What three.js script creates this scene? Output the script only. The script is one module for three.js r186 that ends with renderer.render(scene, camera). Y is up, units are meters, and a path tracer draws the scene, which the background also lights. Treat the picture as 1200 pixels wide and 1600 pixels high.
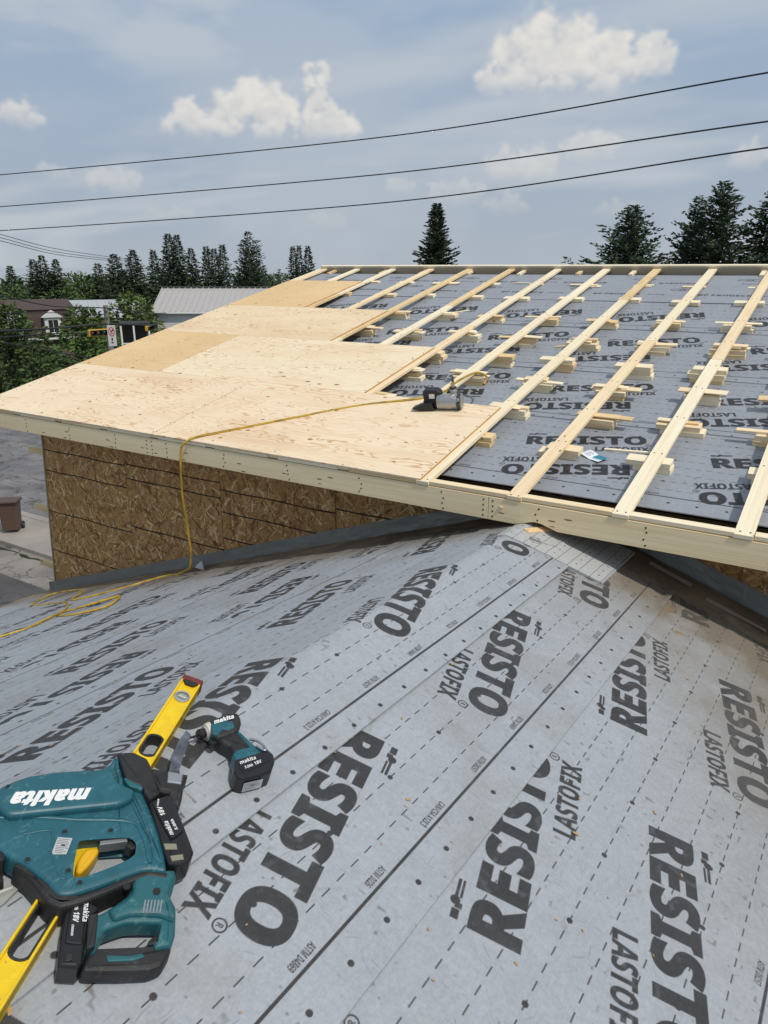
import * as THREE from 'three';
import { RoundedBoxGeometry } from 'three/addons/geometries/RoundedBoxGeometry.js';
import { TextGeometry } from 'three/addons/geometries/TextGeometry.js';
import { mergeGeometries } from 'three/addons/utils/BufferGeometryUtils.js';
import { FontLoader } from 'three/addons/loaders/FontLoader.js';

// ---------------------------------------------------------------- camera, sky, sun, exposure
const scene = new THREE.Scene();
const D2R = Math.PI / 180;
const camera = new THREE.PerspectiveCamera(69.56, 0.75, 0.05, 3000);
camera.rotation.order = 'YXZ';
camera.rotation.set(-18.3 * D2R, 32.3 * D2R, 0);
scene.add(camera);
const renderer = new THREE.WebGLRenderer({ antialias: true });
renderer.toneMapping = THREE.LinearToneMapping;
renderer.toneMappingExposure = 1.0;
renderer.shadowMap.enabled = true;
const SUN = { az: 104, el: 54, power: 2.55, soft: 5 };

// seeded random and tileable value noise
function rngOf(seed) { let s = seed | 0; return () => { s = (s + 0x6d2b79f5) | 0; let t = Math.imul(s ^ (s >>> 15), 1 | s); t = (t + Math.imul(t ^ (t >>> 7), 61 | t)) ^ t; return ((t ^ (t >>> 14)) >>> 0) / 4294967296; }; }
const R = rngOf(7);
const rr = (a, b) => a + (b - a) * R();
const clamp = (x, a = 0, b = 1) => Math.min(b, Math.max(a, x));
const sstep = (a, b, x) => { const t = clamp((x - a) / (b - a)); return t * t * (3 - 2 * t); };
const lerp = (a, b, t) => a + (b - a) * t;
const NT = new Float32Array(65536); { const q = rngOf(99); for (let i = 0; i < 65536; i++) NT[i] = q(); }
function vn(x, y) {
  const xi = Math.floor(x), yi = Math.floor(y); let fx = x - xi, fy = y - yi; fx = fx * fx * (3 - 2 * fx); fy = fy * fy * (3 - 2 * fy);
  const a = NT[((yi & 255) << 8) | (xi & 255)], b = NT[((yi & 255) << 8) | ((xi + 1) & 255)], c = NT[(((yi + 1) & 255) << 8) | (xi & 255)], d = NT[(((yi + 1) & 255) << 8) | ((xi + 1) & 255)];
  return (a + (b - a) * fx) * (1 - fy) + (c + (d - c) * fx) * fy;
}
function fbm(x, y, o = 4, g = 0.5) { let s = 0, a = 1, n = 0; for (let i = 0; i < o; i++) { s += a * vn(x + i * 17.3, y + i * 31.7); n += a; a *= g; x *= 2.03; y *= 2.03; } return s / n; }

function makeSky() {
  const W = 2048, H = 1536, data = new Float32Array(W * H * 4);
  // cumulus lobes: azimuth, elevation, half sizes (degrees), strength
  const cum = [
    [-21.3, 13.0, 3.6, 2.1, 1.0], [-18.0, 12.6, 4.2, 1.6, 1.0], [-24.2, 11.9, 2.2, 1.2, .9], [-14.6, 12.6, 1.5, 1.5, .85], [-20, 11.6, 5.6, 0.9, .9],
    [-41.2, 10.2, 3.0, 1.5, 1.0], [-44.8, 9.3, 2.8, 1.1, .9], [-36.9, 10.9, 1.0, 2.5, .95], [-36.0, 9.2, 1.9, 1.1, .9], [-40.3, 9.0, 5.6, 0.8, .9],
    [-56.4, 9.1, 1.6, 0.75, .8], 
    [-51.0, 5.4, 1.9, 0.9, .5], [-54.6, 6.0, 1.2, 0.5, .45], [-22.6, 6.6, 2.6, 1.2, .55], [-18.0, 7.7, 2.0, 1.0, .55], [-27.2, 4.9, 2.2, 1.0, .45], [-23.6, 4.2, 1.6, .8, .45], [-36.5, 3.2, 1.6, .7, .4], [-15.8, 3.8, 1.8, .6, .4], [-31, 5.4, 1.2, .6, .35], [-8, 6.6, 1.5, .9, .5], [-47, 3.4, 2, .6, .3],
  ];
  const cq = rngOf(314), clouds = cum.map(([a, e, ra, re, st]) => {   // every lobe is a heap of small round puffs on a flat base
    const puffs = []; for (let i = 0; i < 34; i++) { const t = cq() * 6.283, k = Math.sqrt(cq()) * .92, px = Math.cos(t) * k, py = Math.sin(t) * k, r = (.34 + .42 * cq()) * Math.min(ra, re * 1.4) * (1 - .45 * k); if (py < -.45) continue; puffs.push([a + px * ra, e + py * re, r]); }
    return { puffs, st, a0: a - ra * 1.6, a1: a + ra * 1.6, e0: e - re * 1.7, e1: e + re * 1.7, base: e - re * .62 };
  });
  const heap = (az, el) => {   // [coverage, light]
    let cov = 0, light = 0;
    for (const c of clouds) {
      if (az < c.a0 || az > c.a1 || el < c.e0 || el > c.e1) continue;
      const wx = az + 1.15 * (fbm(az * 1.5, el * 1.5, 6, .62) - .5), wy = el + 1.15 * (fbm(az * 1.5 + 50, el * 1.5 + 9, 6, .62) - .5); let h = 0, nx = 0, ny = 0, sw = 0;
      for (const [px, py, r] of c.puffs) { const x = (wx - px) / r, y = (wy - py) / r, d = x * x + y * y; if (d > 1.7) continue; const v = Math.exp(-2.2 * d), w = v * v; h = Math.max(h, v) + .08 * v; nx += x * w; ny += y * w; sw += w; }
      if (!sw) continue; nx /= sw; ny /= sw;
      const fade = sstep(c.base - .5, c.base + .9, el), rag = fbm(az * 3.1 + 3, el * 3.6, 5, .6) - .5, k = sstep(.0, .78, h + .42 * rag) * (.15 + .85 * fade) * c.st; if (k > cov) { cov = k; light = clamp(.46 + .34 * ny + .22 * nx + .26 * fade + .95 * (fbm(az * 1.3 + 8, el * 1.7, 5, .55) - .5)); }
    }
    return [cov, light];
  };
  for (let j = 0; j < H; j++) {
    const el = ((j + .5) / H - .5) * 180, ce = Math.cos(el * D2R);
    for (let i = 0; i < W; i++) {
      const th = ((i + .5) / W - .5) * 2 * Math.PI, dx = Math.cos(th) * ce, dz = Math.sin(th) * ce;
      const az = Math.atan2(dx, -dz) / D2R, o = (j * W + i) * 4;
      let r, g, b;
      if (el < 0) { r = .41; g = .462; b = .52; }
      else {
        const t = clamp(el / 20), u = clamp((el - 16) / 60), k = Math.pow(t, .85);
        r = lerp(lerp(.41, .285, k), .29, u); g = lerp(lerp(.462, .405, k), .39, u); b = lerp(lerp(.52, .575, k), .55, u);
        // thin veil of high haze
        const e2 = Math.max(el, 2), px = Math.sin(az * D2R) / Math.tan((e2 + 6) * D2R), py = Math.cos(az * D2R) / Math.tan((e2 + 6) * D2R);
        let veil = sstep(.42, .78, fbm(px * .75 + 3.1, py * 1.5 + 8.2, 5, .5));
        if (el > 9 && az < -38 && az > -75) veil = Math.max(veil, .95 * sstep(.34, .6, fbm(az * .11 + 5, el * .36 + 2.5, 6)) * sstep(10.5, 13.5, el) * sstep(-34, -44, az));
        veil = Math.max(veil, .55 * sstep(.36, .6, fbm(az * .06 + 2.2, el * .11 + 6.1, 5))); veil *= .68 + .25 * sstep(14, 35, el);
        r = lerp(r, .545, veil); g = lerp(g, .585, veil); b = lerp(b, .625, veil);
        const [d, lit] = az > -70 && az < 0 && el < 18 ? heap(az, el) : [0, 0];
        if (d > .003) {
          const cr = lerp(.49, .82, lit), cg = lerp(.515, .785, lit), cb = lerp(.56, .725, lit);
          const hz = sstep(1, 8, el);
          const dd = d * .9; r = lerp(r, lerp(.5, cr, hz), dd); g = lerp(g, lerp(.52, cg, hz), dd); b = lerp(b, lerp(.54, cb, hz), dd);
        }
        if (el > 20) { const c = sstep(.5, .72, fbm(px * 1.1 + 20, py * 1.1 + 11, 5)) * sstep(20, 30, el); r = lerp(r, .78, c * .8); g = lerp(g, .79, c * .8); b = lerp(b, .80, c * .8); }
      }
      data[o] = r; data[o + 1] = g; data[o + 2] = b; data[o + 3] = 1;
    }
  }
  const t = new THREE.DataTexture(data, W, H, THREE.RGBAFormat, THREE.FloatType);
  t.mapping = THREE.EquirectangularReflectionMapping; t.magFilter = THREE.LinearFilter; t.minFilter = THREE.LinearFilter; t.needsUpdate = true;
  return t;
}
scene.background = makeSky();
scene.environment = scene.background;
const sun = new THREE.DirectionalLight(new THREE.Color(1, 0.93, 0.82), SUN.power);
sun.position.set(Math.sin(SUN.az * D2R) * Math.cos(SUN.el * D2R), Math.sin(SUN.el * D2R), -Math.cos(SUN.az * D2R) * Math.cos(SUN.el * D2R)).multiplyScalar(60);
sun.castShadow = true; sun.shadow.radius = SUN.soft; sun.shadow.mapSize.set(4096, 4096);
Object.assign(sun.shadow.camera, { left: -40, right: 40, top: 40, bottom: -40, near: 1, far: 200 });
scene.add(sun); scene.add(sun.target);

// ---------------------------------------------------------------- helpers
const names = new Map();
function numbered(n) { const k = names.get(n) ?? 0; names.set(n, k + 1); return k ? n + '_' + String(k).padStart(3, '0') : n; }
function meta(o, label, category, group, kind) { o.userData.label = label; if (category) o.userData.category = category; if (group) o.userData.group = group; if (kind) o.userData.kind = kind; return o; }
function thing(name, label, category, pos = [0, 0, 0], turn = 0, group, kind) { const o = new THREE.Group(); o.name = numbered(name); o.position.set(...pos); o.rotation.y = turn; scene.add(o); return meta(o, label, category, group, kind); }
function mesh(name, geo, mat, parent, top) { const m = new THREE.Mesh(geo, mat); m.name = top ? numbered(name) : name; m.castShadow = m.receiveShadow = true; parent.add(m); return m; }
function structure(name, geo, mat, label) { const m = mesh(name, geo, mat, scene, true); m.userData.kind = 'structure'; if (label) m.userData.label = label; return m; }
function part(name, parent) { const g = new THREE.Group(); g.name = name; parent.add(g); return g; }
const std = (c, rough = .8, o = {}) => new THREE.MeshStandardMaterial({ color: c instanceof THREE.Color ? c : new THREE.Color().setRGB(...c), roughness: rough, ...o });
const T = (g, x, y, z) => g.translate(x, y, z);
function merge(list) { return mergeGeometries(list.map((g) => { const q = g.index ? g.toNonIndexed() : g.clone(); for (const k of Object.keys(q.attributes)) if (!['position', 'normal', 'uv'].includes(k)) q.deleteAttribute(k); if (!q.attributes.uv) q.setAttribute('uv', new THREE.BufferAttribute(new Float32Array(q.attributes.position.count * 2), 2)); return q; })); }
// uv in metres by box projection; long = axis of the grain (0 x, 1 y, 2 z); su, sv = metres one texture covers
function boxUV(g, long = 0, su = 2.4, sv = .3, ou = 0, ov = 0) {
  const p = g.attributes.position, n = g.attributes.normal, uv = new Float32Array(p.count * 2), A = (i, k) => (k === 0 ? p.getX(i) : k === 1 ? p.getY(i) : p.getZ(i));
  for (let i = 0; i < p.count; i++) {
    const a = [Math.abs(n.getX(i)), Math.abs(n.getY(i)), Math.abs(n.getZ(i))], m = a[0] > a[1] && a[0] > a[2] ? 0 : a[1] > a[2] ? 1 : 2;
    let u, v; if (m === long) { u = A(i, (long + 1) % 3) * .35; v = A(i, (long + 2) % 3); } else { u = A(i, long); v = A(i, 3 - long - m); }
    uv[i * 2] = u / su + ou; uv[i * 2 + 1] = v / sv + ov;
  }
  g.setAttribute('uv', new THREE.BufferAttribute(uv, 2)); return g;
}
function dataTex(w, h, fn, srgb = true) {
  const d = new Uint8Array(w * h * 4), o = [0, 0, 0];
  for (let y = 0; y < h; y++) for (let x = 0; x < w; x++) { fn(x / w, y / h, o, x, y); const i = (y * w + x) * 4; d[i] = clamp(o[0], 0, 255); d[i + 1] = clamp(o[1], 0, 255); d[i + 2] = clamp(o[2], 0, 255); d[i + 3] = 255; }
  const t = new THREE.DataTexture(d, w, h); t.magFilter = THREE.LinearFilter; t.minFilter = THREE.LinearMipmapLinearFilter; t.generateMipmaps = true; t.wrapS = t.wrapT = THREE.RepeatWrapping; if (srgb) t.colorSpace = THREE.SRGBColorSpace; t.needsUpdate = true; return t;
}
const box = (w, h, d, r = .003) => (r ? new RoundedBoxGeometry(w, h, d, 1, r) : new THREE.BoxGeometry(w, h, d));
function tube(pts, r, seg = 60, rad = 8, closed = false) { return new THREE.TubeGeometry(new THREE.CatmullRomCurve3(pts.map((p) => new THREE.Vector3(...p)), closed, 'catmullrom', .5), seg, r, rad, closed); }
function bar(a, b, r0, r1 = r0, seg = 8) { const A = new THREE.Vector3(...a), B = new THREE.Vector3(...b), L = A.distanceTo(B), g = new THREE.CylinderGeometry(r1, r0, L, seg); g.applyQuaternion(new THREE.Quaternion().setFromUnitVectors(new THREE.Vector3(0, 1, 0), B.clone().sub(A).normalize())); const m = A.add(B).multiplyScalar(.5); return g.translate(m.x, m.y, m.z); }
function beam(a, b, w, h) { const A = new THREE.Vector3(...a), B = new THREE.Vector3(...b), L = A.distanceTo(B), g = new THREE.BoxGeometry(w, h, L); const z = B.clone().sub(A).normalize(), x = new THREE.Vector3(0, 1, 0).cross(z).normalize(), y = z.clone().cross(x); g.applyMatrix4(new THREE.Matrix4().makeBasis(x, y, z)); const m = A.add(B).multiplyScalar(.5); return g.translate(m.x, m.y, m.z); }

// ---------------------------------------------------------------- timber materials
function lumberTex(seed, base, dark, knots) {
  const q = rngOf(seed), K = []; for (let i = 0; i < knots; i++) K.push([q(), .15 + .7 * q(), .004 + .006 * q()]);
  return dataTex(1024, 128, (u, v, o) => {
    let w = 0, kd = 0; for (const k of K) { const dx = (u - k[0]) * 2.4, dy = (v - k[1]) * .3, d = Math.hypot(dx * .55, dy) / k[2]; w += .012 * Math.exp(-d * d * .08) * Math.sign(dy); kd = Math.max(kd, sstep(1.25, .7, d)); }
    const y = v * .3 + w + .012 * (fbm(u * 4 + seed, v * 2, 3) - .5);
    const ring = fbm(u * 3 + seed, y * 260, 3), fine = vn(u * 220, v * 110 + seed * 7), big = fbm(u * 5 + seed * 3, v * 2 + seed, 3);
    const t = clamp(sstep(.45, .8, ring) * .55 + (fine - .5) * .16 + (big - .5) * .5);
    for (let c = 0; c < 3; c++) o[c] = lerp(lerp(base[c], dark[c], t), [112, 74, 42][c], kd * .85);
  });
}
const lumMats = [[11, [243, 228, 196], [218, 192, 148], 4], [12, [246, 233, 204], [224, 202, 162], 3], [13, [231, 205, 158], [198, 158, 106], 5], [14, [242, 220, 182], [216, 180, 132], 3]].map(([s, a, b, k]) => new THREE.MeshStandardMaterial({ map: lumberTex(s, a, b, k), roughness: .78 }));
const lum = () => lumMats[Math.floor(R() * 4)];
const fasciaMat = new THREE.MeshStandardMaterial({ map: lumberTex(31, [234, 215, 176], [206, 176, 130], 9), roughness: .75 });
const nailMat = std([.03, .028, .026], .5, { metalness: .6 });
function plyTex(seed, light, dark, warp, cont) {
  const kq = rngOf(seed * 7 + 1), K = []; for (let i = 0; i < 16; i++) K.push([kq() * 2.44, kq() * 1.22, .006 + .012 * kq()]);
  return dataTex(1024, 512, (u, v, o) => {
    const x = u * 2.44, y = v * 1.22;
    let kd = 0, kw = 0; for (const k of K) { const d = Math.hypot((x - k[0]) * .6, y - k[1]) / k[2]; if (d < 9) { kd = Math.max(kd, sstep(1.2, .5, d)); kw += .05 * Math.exp(-d * d * .06); } }
    const f = kw + fbm(x * .62 + seed * 3.1, y * 4.6 + seed, 4, .5) * warp + y * 3 + fbm(x * 9 + seed, y * 20, 2) * .18;
    const ph = f * cont, ring = Math.abs((ph - Math.floor(ph)) * 2 - 1);
    const line = sstep(.6, .96, ring) * (.35 + .65 * sstep(.35, .65, fbm(x * 2.2 + seed * 9, y * 6, 3)));
    const streak = vn(x * 14, y * 420 + seed) * .5 + vn(x * 5, y * 160) * .5;
    const blot = fbm(x * 1.3 + seed, y * 2 + 7, 3);
    const t = clamp(.06 + line * .74 + (streak - .5) * .3 + (blot - .5) * .5);
    for (let c = 0; c < 3; c++) o[c] = lerp(lerp(light[c], dark[c], t), [128, 84, 48][c], kd * .75);
  });
}
const plyMats = [[1, [241, 219, 187], [196, 150, 104], 2.2, 9], [2, [241, 223, 190], [206, 168, 124], 2.6, 8], [3, [237, 215, 179], [198, 156, 110], 2.0, 10], [5, [230, 199, 150], [202, 162, 108], 2.6, 12]].map(([s, a, b, w, c]) => new THREE.MeshStandardMaterial({ map: plyTex(s, a, b, w, c), roughness: .72 }));
const plyEdge = new THREE.MeshStandardMaterial({ map: dataTex(64, 32, (u, v, o) => { const l = Math.floor(v * 5) % 2, n = vn(u * 50, v * 40); o[0] = (l ? 205 : 160) + n * 24; o[1] = (l ? 165 : 118) + n * 22; o[2] = (l ? 110 : 72) + n * 18; }), roughness: .85 });

// oriented strand board, with its printed nailing lines
function osbTex(seed, lines) {
  const W = 512, H = 1024, c = document.createElement('canvas'); c.width = W; c.height = H; const x = c.getContext('2d'), q = rngOf(seed), k = W / 1.22;
  x.fillStyle = 'rgb(176,134,84)'; x.fillRect(0, 0, W, H);
  const pal = [[126, 86, 46], [230, 198, 144], [176, 130, 78], [202, 156, 98], [214, 172, 114], [234, 202, 148], [148, 102, 56], [208, 158, 94], [186, 144, 92]];
  for (let i = 0; i < 3400; i++) {
    const p = pal[Math.floor(q() * pal.length)], j = (q() - .5) * 22, L = (.05 + .10 * q()) * k, w = (.006 + .022 * q()) * k;
    x.save(); x.translate(q() * W, q() * H); x.rotate((q() - .5) * 2.3 + (q() < .6 ? Math.PI / 2 : 0)); x.fillStyle = `rgba(${p[0] + j | 0},${p[1] + j | 0},${p[2] + j | 0},${.55 + .45 * q()})`;
    x.beginPath(); x.moveTo(-L / 2, -w / 2 * q()); x.lineTo(L / 2, -w / 2); x.lineTo(L / 2 * .9, w / 2); x.lineTo(-L / 2, w / 2 * q()); x.closePath(); x.fill();
    x.strokeStyle = 'rgba(70,42,18,.4)'; x.lineWidth = .8; x.stroke(); x.restore();
  }
  x.fillStyle = 'rgba(24,18,14,.86)';
  for (const h of lines) { for (let s = 0; s < W; s += 4) { const wd = (.008 + .007 * fbm(s * .03 + h, seed, 2)) * k; x.fillRect(s, h * k - wd / 2 + 1.5 * Math.sin(s * .02), 4.2, wd); } }
  for (const s of [.406, .813]) for (let y = 0; y < H; y += 9) { x.fillStyle = `rgba(24,18,14,${.35 + .4 * q()})`; x.fillRect(s * k, y, 1.6, 9.2); }
  const t = new THREE.CanvasTexture(c); t.colorSpace = THREE.SRGBColorSpace; t.anisotropy = 8; return t;
}
const osbMats = [[41, [.16, .38, .60, 1.05, 1.50, 1.95]], [42, [.19, .36, .50, .98, 1.4, 1.9]], [43, [.22, .42, .62, .86, 1.3, 1.8]]].map(([s, l]) => new THREE.MeshStandardMaterial({ map: osbTex(s, l), roughness: .82 }));
const osbEdge = std([.45, .38, .27], .9);

// ---------------------------------------------------------------- printed roof underlayment
const BOLD = 'bold';
// p runs along the roll, q down the slope from the covered edge; kx = pixels per metre; x0, q0 = the corner of the canvas
function membraneTex(o) {
  const { W, H, p0, p1, q0, q1, heavy, rows, seed, plain } = o, kx = W / (p1 - p0), ky = H / (q1 - q0), q = rngOf(seed);
  const pc = document.createElement('canvas'); pc.width = W; pc.height = H; const x = pc.getContext('2d');
  x.setTransform(kx, 0, 0, ky, -p0 * kx, -q0 * ky); x.fillStyle = x.strokeStyle = '#000';
  const put = (str, p, qq, ang, cap, len, weight = 0) => { x.save(); x.translate(p, qq); x.rotate(ang); const em = cap / .714; x.font = BOLD + ' 100px sans-serif'; const w = x.measureText(str).width; x.scale(len / w, em / 100); x.textAlign = 'center'; x.textBaseline = 'alphabetic'; x.fillText(str, 0, 35.7); if (weight) { x.lineWidth = weight; x.lineJoin = 'miter'; x.strokeText(str, 0, 35.7); } x.restore(); };
  const dot = (p, qq, r) => { x.beginPath(); x.arc(p, qq, r, 0, 7); x.fill(); };
  if (plain === 'deck') {   // the other brand of sheet near the ridge
    for (let k = -8; k < 14; k++) for (const [dq, s] of [[.2, 'logo'], [.36, 'word'], [.62, 'logo'], [.80, 'word2']]) {
      const p = k * 1.1 + (s.startsWith('word') ? .45 : 0) + (dq > .5 ? .5 : 0), y = q0 + dq;
      if (s === 'logo') { x.lineWidth = .012; x.beginPath(); x.ellipse(p, y, .12, .035, 0, 0, 7); x.stroke(); put('BP', p, y, Math.PI, .035, .09); } else put('BP PRODECK', p, y, dq > .5 ? 0 : Math.PI, .055, .52, 3), put('~ Roofing ~', p + (dq > .5 ? .42 : -.42), y, dq > .5 ? 0 : Math.PI, .03, .26);
    }
    for (let p = p0; p < p1; p += .2) for (const d of [.1, .5, .9]) dot(p, q0 + d, .006);
  } else {
    for (const r of rows) {
      const A = r.t === 1 ? 163 * D2R : -17 * D2R, c = Math.cos(A), s = Math.sin(A);
      for (let k = -12; k < 14; k++) {
        const P = r.p + k * 1.207; if (P < p0 - 1 || P > p1 + 1) continue;
        const at = (a, up) => [P + c * a + s * up, r.q + s * a - c * up];
        put('RESISTO', P, r.q, A, .138, .81, 6);
        let [a, b] = at(.235, -.15); put('LASTOFIX', a, b, A, .070, .345, 4);
        [a, b] = at(.405, -.085); x.lineWidth = .004; x.beginPath(); x.arc(a, b, .017, 0, 7); x.stroke(); put('R', a, b, A, .018, .013);
        [a, b] = at(-.33, .112); x.save(); x.translate(a, b); x.rotate(A); x.fillRect(-.055, -.012, .03, .022); x.fillRect(-.022, -.006, .018, .02); x.fillRect(.012, -.012, .058, .009); x.fillRect(.012, .002, .058, .007); x.beginPath(); x.arc(0, -.008, .014, 0, 7); x.fill(); x.restore();
      }
    }
    for (let i = 0; i < 9; i++) {
      const y = heavy - .088 - .1048 * i; if (y < q0) break;
      for (let p = p0 - q() * .06; p < p1; p += .062) x.fillRect(p, y - .0016, .033, .0032);
      if (i % 3 === 1) for (let p = Math.floor(p0 / .302) * .302 + .05; p < p1; p += .302) dot(p, y, .0085);
    }
    x.fillRect(p0, heavy - .0042, p1 - p0, .0084);
    for (let p = Math.floor(p0 / .153) * .153; p < p1; p += .153) dot(p, heavy + .068, .0085);
    const S = ['CAN/CSA A123.3', 'ASTM D8257', 'ASTM D4869', 'ASTM D226']; let k = 0;
    for (let p = Math.floor(p0 / 1.2) * 1.2; p < p1; p += .302) { const s = S[k++ % 4]; put(s, p, heavy - .024, Math.PI, .021, s.length * .0088, 1); }
  }
  const ink = x.getImageData(0, 0, W, H).data;
  // scuffs and scratches
  const sc = document.createElement('canvas'); sc.width = W; sc.height = H; const y2 = sc.getContext('2d'); y2.setTransform(kx, 0, 0, ky, -p0 * kx, -q0 * ky); y2.lineCap = 'round';
  for (let i = 0; i < (o.scuffs ?? 260); i++) {
    const p = lerp(p0, p1, q()), qq = lerp(q0, q1, q()), a = q() * 6.3, L = .01 + .05 * q() * q(), n = q() < .12 ? 6 : 1;
    for (let j = 0; j < n; j++) { y2.strokeStyle = `rgba(0,0,0,${.12 + .4 * q()})`; y2.lineWidth = .0008 + .0016 * q(); y2.beginPath(); const pp = p + (q() - .5) * .04 * (n > 1), q3 = qq + (q() - .5) * .04 * (n > 1); y2.moveTo(pp, q3); y2.quadraticCurveTo(pp + L * .5 * Math.cos(a), q3 + L * .5 * Math.sin(a) + .004 * (q() - .5), pp + L * Math.cos(a + .3), q3 + L * Math.sin(a + .3)); y2.stroke(); }
  }
  const scu = y2.getImageData(0, 0, W, H).data;
  const cv = document.createElement('canvas'); cv.width = W; cv.height = H; const cx = cv.getContext('2d'), im = cx.createImageData(W, H), d = im.data, base = o.base ?? [158, 163, 169];
  for (let j = 0; j < H; j++) for (let i = 0; i < W; i++) {
    const n = (j * W + i) * 4, p = p0 + i / kx, qq = q0 + j / ky;
    const clean = o.clean ?? 1, cloud = fbm(p * 2.2 + seed, qq * 2.2, 4), fine = vn(p * 210, qq * 210) * .6 + vn(p * 90, qq * 90) * .4, mot = fbm(p * 14 + seed, qq * 14, 3), fib = vn(p * 40 + 9, qq * 330) * .5 + vn(p * 330, qq * 40) * .5;
    let dirt = (o.dirt ? o.dirt(p, qq) : 0); dirt = clamp(dirt * (.35 + 1.3 * fbm(p * 7 + 3, qq * 7 + seed, 4)) + clean * .2 * sstep(.55, .8, fbm(p * 3.1 + 50, qq * 3.1 + seed, 5)));
    const speck = sstep(.84, .97, vn(p * 62 + 5, qq * 62)) * sstep(.45, .7, vn(p * 9, qq * 9 + seed));
    const wear = clamp(.97 - .2 * sstep(.62, .85, fbm(p * 30, qq * 30 + seed, 3)) - .5 * dirt + (fine - .5) * .14);
    const a = ink[n + 3] / 255 * wear, s = scu[n + 3] / 255;
    const m = 1 + (cloud - .5) * .055 + (fine - .5) * .10 + (mot - .5) * .05 + (fib - .5) * .06;
    const B = [base[0] * m, base[1] * m, base[2] * m], Dt = [118, 106, 90];
    for (let c = 0; c < 3; c++) { let v = lerp(B[c], Dt[c] * m, dirt * .8); v = lerp(v, 92 - c * 6, speck * .5); v = lerp(v, (clean < 1 ? [34, 34, 37] : [50, 49, 50])[c] * (.9 + .25 * mot), a); v = lerp(v, 70, s * .55); d[n + c] = v; }
    d[n + 3] = 255;
  }
  cx.putImageData(im, 0, 0);
  const t = new THREE.CanvasTexture(cv); t.colorSpace = THREE.SRGBColorSpace; t.anisotropy = 8;
  return t;
}
const fabricBump = dataTex(512, 512, (u, v, o) => { const n = 120 * (vn(u * 256, v * 256) * .5 + vn(u * 128, v * 64) * .3 + fbm(u * 32, v * 32, 3) * .6); o[0] = o[1] = o[2] = n; }, false);
const membraneMat = (t) => new THREE.MeshStandardMaterial({ map: t, roughness: .54, bumpMap: fabricBump, bumpScale: .0006 });

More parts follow.
